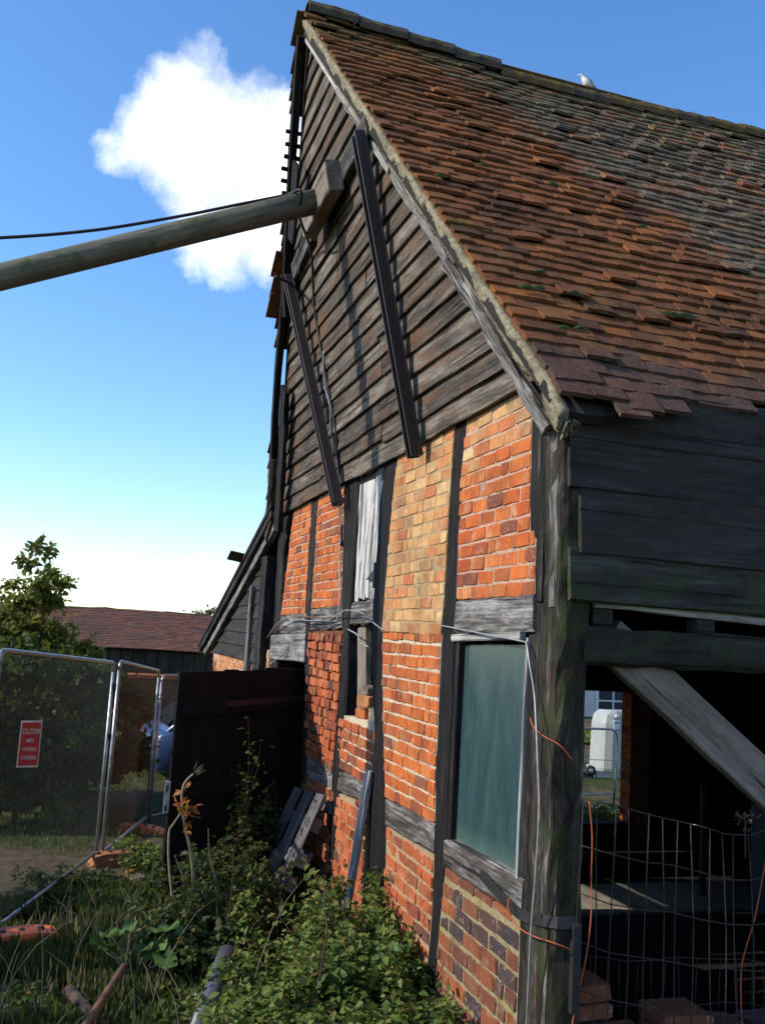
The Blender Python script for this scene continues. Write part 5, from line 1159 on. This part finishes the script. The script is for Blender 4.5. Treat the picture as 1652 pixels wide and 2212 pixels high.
# caution sign with its lettering
def sign():
    dr = (F1-F0).normalized(); fn_ = Vector((0, 0, 1)).cross(dr); fn_ = fn_ if fn_.y < 0 else -fn_
    def onf(px, py):
        d = Vector(ray(px, py)); o = Vector((0, 0, EYE)); n_ = fn_; p0 = F1+fn_*.09; t = (p0-o).dot(n_)/d.dot(n_); return o+d*t
    tl, tr, bl, br2 = onf(42, 1559), onf(84, 1557), onf(42, 1660), onf(85, 1653); c = (tl+tr+bl+br2)/4; dep = project(c)[2]; wd = 43.5*dep/F*1.02; h = 99*dep/F
    root = empty('caution_sign', c-Vector((0, 0, h/2)), 'red and white caution board tied to the mesh fence', 'sign')
    X = (dr-Vector((0, 0, dr.z))).normalized(); X = (X*.35+Vector((1, -.02, 0))).normalized(); Y = Vector((0, 0, 1)); Z = X.cross(Y); Z = Z if Z.y < 0 else -Z; X = Y.cross(Z)
    Mx = Matrix(((X.x, Y.x, Z.x, c.x), (X.y, Y.y, Z.y, c.y), (X.z, Y.z, Z.z, c.z), (0, 0, 0, 1)))
    def rect(nm, w_, h_, z0, z1, mat): V = [(sx*w_/2, sy*h_/2, z) for z in (z0, z1) for sx, sy in ((-1, -1), (1, -1), (1, 1), (-1, 1))]; return mk(nm, V, [(0, 3, 2, 1), (4, 5, 6, 7), (0, 1, 5, 4), (1, 2, 6, 5), (2, 3, 7, 6), (3, 0, 4, 7)], mat, root, Mx)
    rect('border', wd, h, -.003, .0, M['signwhite']); rect('face', wd*.90, h*.92, -.002, .003, M['red'])
    for s, yy, sz, ww in (('CAUTION', .27, .19, .80), ('MEN', .075, .135, .34), ('WORKING', -.11, .135, .66), ('OVERHEAD', -.29, .135, .70)):
        cu = bpy.data.curves.new('t', 'FONT'); cu.body = s; cu.align_x = 'CENTER'; cu.align_y = 'CENTER'; cu.size = 1; cu.extrude = 0; cu.offset = .012
        to = bpy.data.objects.new('t', cu); C.objects.link(to); dg = bpy.context.evaluated_depsgraph_get(); me = bpy.data.meshes.new_from_object(to.evaluated_get(dg)); bpy.data.objects.remove(to)
        xs = [v.co.x for v in me.vertices]; ys = [v.co.y for v in me.vertices]; kx = wd*ww/(max(xs)-min(xs)); ky = h*sz*.62/(max(ys)-min(ys)); mx, my = (max(xs)+min(xs))/2, (max(ys)+min(ys))/2
        for v in me.vertices: v.co = Vector(((v.co.x-mx)*kx, (v.co.y-my)*ky+h*yy, .005))
        me.materials.clear(); me.materials.append(M['signwhite']); link(bpy.data.objects.new('lettering', me), root, Mx)
sign()
# poles and pipes lying about
def lying(name, p0, p1, r, mat, lab, cat='pipe', z0=.08, z1=.08, seg=10):
    a, b = atZ(*p0, z0+.36), atZ(*p1, z1+.30); return tag(tube(name, [a, a.lerp(b, .5), b], r, mat, None, seg), lab, cat)
lying('rusty_tube', (180, 2225), (268, 2090), .022, M['rust'], 'rusty brown tube slanting up out of the grass', z0=.12, z1=.22)
lying('old_post', (225, 2225), (150, 2140), .03, M['stemd'], 'short rotten round post crossing the rusty tube', 'post')
dp = lying('drain_pipe', (425, 2240), (492, 2062), .056, M['pvc'], 'grey plastic drain pipe slanting through the weeds', z0=.10, z1=.30, seg=16)
# rubble in the weeds
rs2 = random.Random(8)
for i, (px, py, s) in enumerate(((440, 1990, .16), (465, 2000, .12), (520, 2010, .13), (560, 2030, .12), (300, 1905, .12), (280, 1890, .08), (255, 1990, .10), (395, 2000, .1), (355, 1840, .09), (372, 1850, .08))):
    p = atZ(px, py, .26 if py > 1950 else .05); p.z = hgt(p.x, p.y)+.05; Vv, Ff = brick_geo(s*1.3, s*.8, s*.6, .02, .03)
    o = mk('brick_rubble', Vv, Ff, M['b_low'] if i % 2 else M['stone'], None, Matrix.Translation(p)@Matrix.Rotation(rs2.uniform(0, 3), 4, 'Z')@Matrix.Rotation(rs2.uniform(-.3, .3), 4, 'X'))
    tag(o, 'broken lump of brick rubble lying among the weeds', 'rubble', 'rubble in the weeds')

# ------------------------------------------------------------------ background
# long tiled shed
def shed():
    Y = 38; root = empty('long_shed', (2, Y, -1.15), 'long low shed with brown tiled roof and black boarded wall', 'shed')
    xa, xb = -9., 9.5; zr, ze, zg = 2.86, 1.33, -1.2; D_ = 3.0
    mk('wall', [(xa, Y+.35, zg), (xb, Y+.35, zg), (xb, Y+.35, ze+.1), (xa, Y+.35, ze+.1), (xa, Y+5.7, zg), (xb, Y+5.7, zg), (xb, Y+5.7, ze+.1), (xa, Y+5.7, ze+.1)], [(0, 1, 2, 3), (5, 4, 7, 6), (1, 5, 6, 2), (4, 0, 3, 7)], M['side'], root)
    rf = prism('roof', [(xa-.2, Y, ze), (xa-.2, Y+6.05, ze), (xa-.2, Y+3.0, zr-.06)], (xb-xa+.4, 0, 0), M['felt'], root)
    sd_ = Vector((0, 3.0, zr-ze)); n_ = 24; it = []; rs = random.Random(4); sdn = sd_.normalized(); nz = Vector((0, -sdn.z, sdn.y))
    geo = [([(-.16, 0, .0), (.16, 0, 0), (.16, .2, .0), (-.16, .2, 0), (-.16, 0, .028), (.16, 0, .028), (.16, .2, .01), (-.16, .2, .01)], [(4, 5, 6, 7), (0, 1, 5, 4), (0, 4, 7, 3), (1, 2, 6, 5)])]
    for i in range(n_):
        p = Vector((0, Y-.05, ze))+sd_*(i/n_); x = xa-.25+(.16 if i % 2 else 0)
        while x < xb+.2:
            b_ = Vector((x, p.y, p.z))+nz*(.02+rs.uniform(0, .012)+.03*math.sin(x*.7)); it.append((Matrix(((1, 0, 0, b_.x), (0, sdn.y, nz.y, b_.y), (0, sdn.z, nz.z, b_.z), (0, 0, 0, 1))), 0)); x += .324
    join_np('roof_tiling', it, geo, M['shedtile'], rf)
    beam('ridge', (xa-.25, Y+3., zr+.03), (xb+.25, Y+3., zr-.02), (0, 0, 1), .12, .22, M['ridge2'], rf, n=30, jit=.012, wob=.03)
    for i in range(38): x = xa+.25+i*.48; beam('board', (x, Y+.32, zg), (x, Y+.32, ze), (1, 0, 0), .43, .04, M['side'], root, n=2)
def shedtile():
    m, nb, p = newmat('far_clay_tiles'); r = rnd(nb); g = nb.n('ShaderNodeNewGeometry'); n_ = nb.noise(g.outputs['Position'], .8, 5, .65); n2 = nb.noise(g.outputs['Position'], 9, 4, .6)
    c = nb.ramp(r, [(0, (.10, .05, .038)), (.4, (.15, .066, .045)), (.75, (.19, .08, .05)), (1, (.09, .06, .05))]); c = nb.mix(nb.mapr(n_, .45, .65, 0, .5), c, (.07, .055, .05)); c = nb.mix(nb.mapr(n2, .5, .7, 0, .4), c, (.04, .025, .02))
    setp(nb, p, c, .92, n2, .5, .02, .15); return m
M['shedtile'] = shedtile(); shed()
# low dark brick wall and lean-to beyond the fence
wq = empty('yard_wall', (2.4, 18.5, -.2), 'low dark wall across the yard behind the parked car', 'wall')
box('wall', (.9, 18.4, -.4), (6, 18.7, 1.35), M['m_dark'], wq)
box('coping', (.85, 18.36, 1.35), (6.05, 18.74, 1.43), M['b_low'], wq, .01)
# car behind the fence
def car(P, ang):
    root = empty('parked_car', P, 'blue hatchback parked behind the mesh fence', 'car'); Mx = Matrix.Translation(P)@Matrix.Rotation(ang, 4, 'Z')
    def loft(nm, secs, mat, smooth=True):
        V = []; Fc = []; m = len(secs[0][1])
        for x, pr in secs: V += [(x, y, z) for y, z in pr]
        for i in range(len(secs)-1):
            for k in range(m): q = (k+1) % m; Fc.append((i*m+k, i*m+q, (i+1)*m+q, (i+1)*m+k))
        Fc += [tuple(range(m-1, -1, -1)), tuple((len(secs)-1)*m+k for k in range(m))]; return mk(nm, V, Fc, mat, root, Mx, smooth)
    def bodysec(w_, zb, zt): return [(-w_, zb+.05), (-w_*1.02, zb+.3), (-w_*.98, zt-.06), (-w_*.9, zt), (w_*.9, zt), (w_*.98, zt-.06), (w_*1.02, zb+.3), (w_, zb+.05), (w_*.9, zb), (-w_*.9, zb)]
    loft('body', [(-2.0, bodysec(.62, .32, .70)), (-1.9, bodysec(.76, .22, .80)), (-1.2, bodysec(.84, .18, .88)), (-.5, bodysec(.86, .18, .94)), (.8, bodysec(.86, .18, .95)), (1.6, bodysec(.84, .2, .95)), (1.95, bodysec(.78, .25, .9)), (2.02, bodysec(.66, .34, .8))], M['carpaint'])
    def cab(w0, w1, z0, z1): return [(-w0, z0), (-w1, z1-.05), (-w1*.9, z1), (w1*.9, z1), (w1, z1-.05), (w0, z0)]
    loft('cabin', [(-1.0, cab(.78, .74, .90, .93)), (-.35, cab(.80, .62, .90, 1.40)), (.5, cab(.80, .64, .90, 1.47)), (1.3, cab(.79, .62, .90, 1.42)), (1.85, cab(.74, .66, .88, .96))], M['carpaint'])
    for s in (-1, 1):
        for xs in ((-.62, -.30, .38, .38), (.46, .46, 1.18, 1.42)):
            V = [Vector((xs[0], s*.805, .95)), Vector((xs[1], s*.672, 1.34)), Vector((xs[2], s*.672, 1.37)), Vector((xs[3], s*.805, .95))]; o_ = prism('side_window', V, (0, s*.02, 0), M['carglass'], root); o_.matrix_basis = Mx@o_.matrix_basis; WM[o_.name] = o_.matrix_basis.copy()
        for x in (-1.28, 1.28):
            wh = tube('wheel', [Mx@Vector((x, s*.70, .31)), Mx@Vector((x, s*.89, .31))], .31, M['tyre'], root, 18); tube('rim', [Mx@Vector((x, s*.85, .31)), Mx@Vector((x, s*.90, .31))], .19, M['galv'], wh, 14)
        for x, z, m_, nm in ((-1.94, .66, 'lamp', 'headlight'), (1.94, .78, 'redlamp', 'tail_light')):
            o_ = box(nm, (x-.06, s*.58-.12, z-.08), (x+.06, s*.58+.12, z+.08), M[m_], root, .03); o_.matrix_basis = Mx@o_.matrix_basis; WM[o_.name] = o_.matrix_basis.copy()
        o_ = box('mirror', (-.68, s*.98-.09, .95), (-.56, s*.98+.09, 1.08), M['carpaint'], root, .03); o_.matrix_basis = Mx@o_.matrix_basis; WM[o_.name] = o_.matrix_basis.copy()
    for V in ([(-.98, -.70, .95), (-.98, .70, .95), (-.40, .58, 1.37), (-.40, -.58, 1.37)],):
        o_ = prism('windscreen', V, (-.02, 0, .02), M['carglass'], root); o_.matrix_basis = Mx@o_.matrix_basis; WM[o_.name] = o_.matrix_basis.copy()
    o_ = prism('rear_window', [(1.82, -.62, 1.0), (1.82, .62, 1.0), (1.36, .56, 1.38), (1.36, -.56, 1.38)], (.02, 0, .02), M['carglass'], root); o_.matrix_basis = Mx@o_.matrix_basis; WM[o_.name] = o_.matrix_basis.copy()
car(Vector((3.30, 17.6, hgt(1.9, 17.6))), math.radians(188))
# seen through the barn: rendered house, white towable unit, pedestrian barrier, shrubs
def house():
    root = empty('rendered_house', (17, 30, 0), 'pale rendered house with white framed windows beyond the barn', 'house')
    box('wall', (10, 30, -.6), (30, 38, 5.2), M['render'], root); prism('roof', [(9.6, 29.6, 5.15), (9.6, 38.4, 5.15), (9.6, 34, 8.4)], (20.8, 0, 0), M['shedtile'], root)
    a = atY(1289, 1531, 30); 
    for x in (a.x, a.x+4, a.x+8, a.x-3.5):
        wn = box('window', (x-.06, 29.94, .15), (x+1.30, 29.99, 1.0), M['frame'], root); z0 = a.z
        wn.location.z += 0
    for o in [o for o in root.children if o.name.startswith('window')]:
        c = WM[o.name].translation; h = (a.z-.15)/2
        for s in (-1, 1):
            for t in (0, 1): box('pane', (c.x+s*.32-.27, 29.90, .22+t*.40), (c.x+s*.32+.27, 29.935, .22+t*.40+.34), M['winglass'], o)
    box('door', (a.x+2.1, 29.93, -.6), (a.x+3.0, 29.99, 1.45), M['dark'], root)
house()
def towable():
    b = atZ(1294, 1690, .05); Y = b.y+.9; L0 = atY(1306, 1600, Y); root = empty('towable_unit', (L0.x+.6, Y, 0), 'white towable unit with rounded canopy, drawbar and jockey wheel', 'trailer')
    zt = atY(1330, 1537, Y).z; zb = atY(1320, 1668, Y).z; x0 = L0.x; x1 = x0+1.5; V = []; Fc = []; m = 0
    sec = [(0, .18), (.05, .06), (.18, 0), (1.32, 0), (1.45, .06), (1.5, .18), (1.5, .5), (0, .5)]
    for z, s in ((zb, .0), (zb+.05, -.03), (zt-.25, 0.), (zt-.08, .05), (zt, .18)):
        for (u, v) in sec: V.append((x0+.75+(u-.75)*(1-s), Y+.25+(v-.25)*(1-s), z))
    for i in range(4):
        for k in range(8): q = (k+1) % 8; Fc.append((i*8+k, i*8+q, (i+1)*8+q, (i+1)*8+k))
    Fc += [tuple(range(7, -1, -1)), tuple(32+k for k in range(8))]; mk('canopy', V, Fc, M['whitep'], root)
    box('chassis', (x0-.1, Y+.1, zb-.14), (x1, Y+.5, zb), M['galv'], root, .01)
    beam('drawbar', (x0-1.6, Y+.25, zb-.08), (x0+.5, Y+.25, zb-.10), (0, 0, 1), .14, .10, M['cloth'], root, n=2, jit=0)
    box('maker_plate', (x0-.12, Y+.18, zb-.13), (x0+.16, Y+.197, zb-.04), M['blue'], root)
    tube('jockey_leg', [(x0-.28, Y+.12, zb+.12), (x0-.28, Y+.12, .14)], .025, M['galv'], root, 8); wj = tube('jockey_wheel', [(x0-.22, Y+.12-.03, .10), (x0-.22, Y+.12+.03, .10)], .10, M['tyre'], root, 14); tube('hub', [(x0-.22, Y+.08, .10), (x0-.22, Y+.16, .10)], .05, M['galv'], wj, 10)
    for s in (0, 1): tube('wheel', [(x1-.5, Y+.02+s*.36, .28), (x1-.5, Y+.16+s*.36, .28)], .28, M['tyre'], root, 16)
    c = atY(1332, 1560, Y-.005); tube('round_label', [(c.x, Y+.002, c.z+.10), (c.x, Y-.012, c.z+.10)], .045, M['frame'], root, 14)
    box('label', (c.x-.065, Y-.010, c.z-.14), (c.x+.065, Y+.01, c.z+.03), M['frame'], root); box('label_print', (c.x-.05, Y-.014, c.z-.03), (c.x+.05, Y-.004, c.z-.01), M['black'], root); box('label_print', (c.x-.03, Y-.014, c.z-.19), (c.x+.02, Y-.004, c.z-.145), M['blue'], root)
towable()
def barrier():
    b = atZ(1322, 1742, .02); Y = b.y; h = atY(1332, 1576, Y).z; root = empty('crowd_barrier', b, 'low galvanised tube barrier standing on the grass beyond the doorway', 'barrier')
    xr, xl = b.x+.04, b.x-1.9; tube('frame_tube', [(xr-.02, Y, .02), (xr, Y, .3), (xr+.03, Y, h-.12), (xr, Y, h-.04), (xr-.08, Y, h), (xl+.08, Y, h), (xl, Y, h-.08), (xl, Y, .02)], .018, M['galv'], root, 8)
    tube('rail', [(xl, Y, h*.62), (xr, Y, h*.60)], .006, M['galv'], root, 6); tube('rail', [(xl, Y, .2), (xr, Y, .2)], .014, M['galv'], root, 6)
    for x in (xl, xr): beam('foot', (x, Y-.3, .03), (x, Y+.3, .03), (1, 0, 0), .05, .02, M['galv'], root, n=1, jit=0)
    beam('foot', (xr-.5, Y-.2, .03), (xr-.15, Y-.25, .03), (0, 1, 0), .04, .02, M['galv'], root, n=1, jit=0)
barrier()
for i, (px, py, Y, sp, h) in enumerate(((1262, 1585, 22, 1.2, 0), (1290, 1590, 24, .8, 0))):
    p = atY(px, py, Y); plant('garden_shrub', (p.x, Y, 0), p.z, sp, ('dark garden shrub under the window of the rendered house', 'smaller dark shrub behind the white towable unit')[i], 'shrub', M['leaft'], 30, 40, (.16, .10), 140+i, 'shrubs by the house', droop=.1, sr=.01)
for i, px in enumerate((1285, 1315, 1340)):
    p = atY(px, 1735, 10.2); plant('weed_clump', (p.x, 10.2, 0), max(.3, p.z), .25, ('ragged weeds outside the far doorway at the end away from the brick pier', 'ragged weeds outside the middle of the far doorway', 'ragged weeds outside the far doorway next to the brick pier')[i], 'weeds', M['leaft'], 22, 34, (.06, .04), 150+i, 'weeds outside the far doorway', droop=.15)
# dry plant head caught on the mesh
P = S(1603, 1770, .02); rs = np.random.RandomState(6); root = empty('dried_weed', (P.x, P.y, P.z-.05), 'dried brown weed caught on top of the rusty mesh', 'dried weed')
c = rs.normal(0, .02, (40, 3))+np.array(P); leaf_mesh('leaves', c, rs.normal(0, 1, (40, 3)), rs.normal(0, 1, (40, 3)), .03, .012, M['stemd'], root, origin=tuple(P)); tube('stalk', [P-Vector((0, 0, .16)), P], .004, M['stemd'], root, 4)
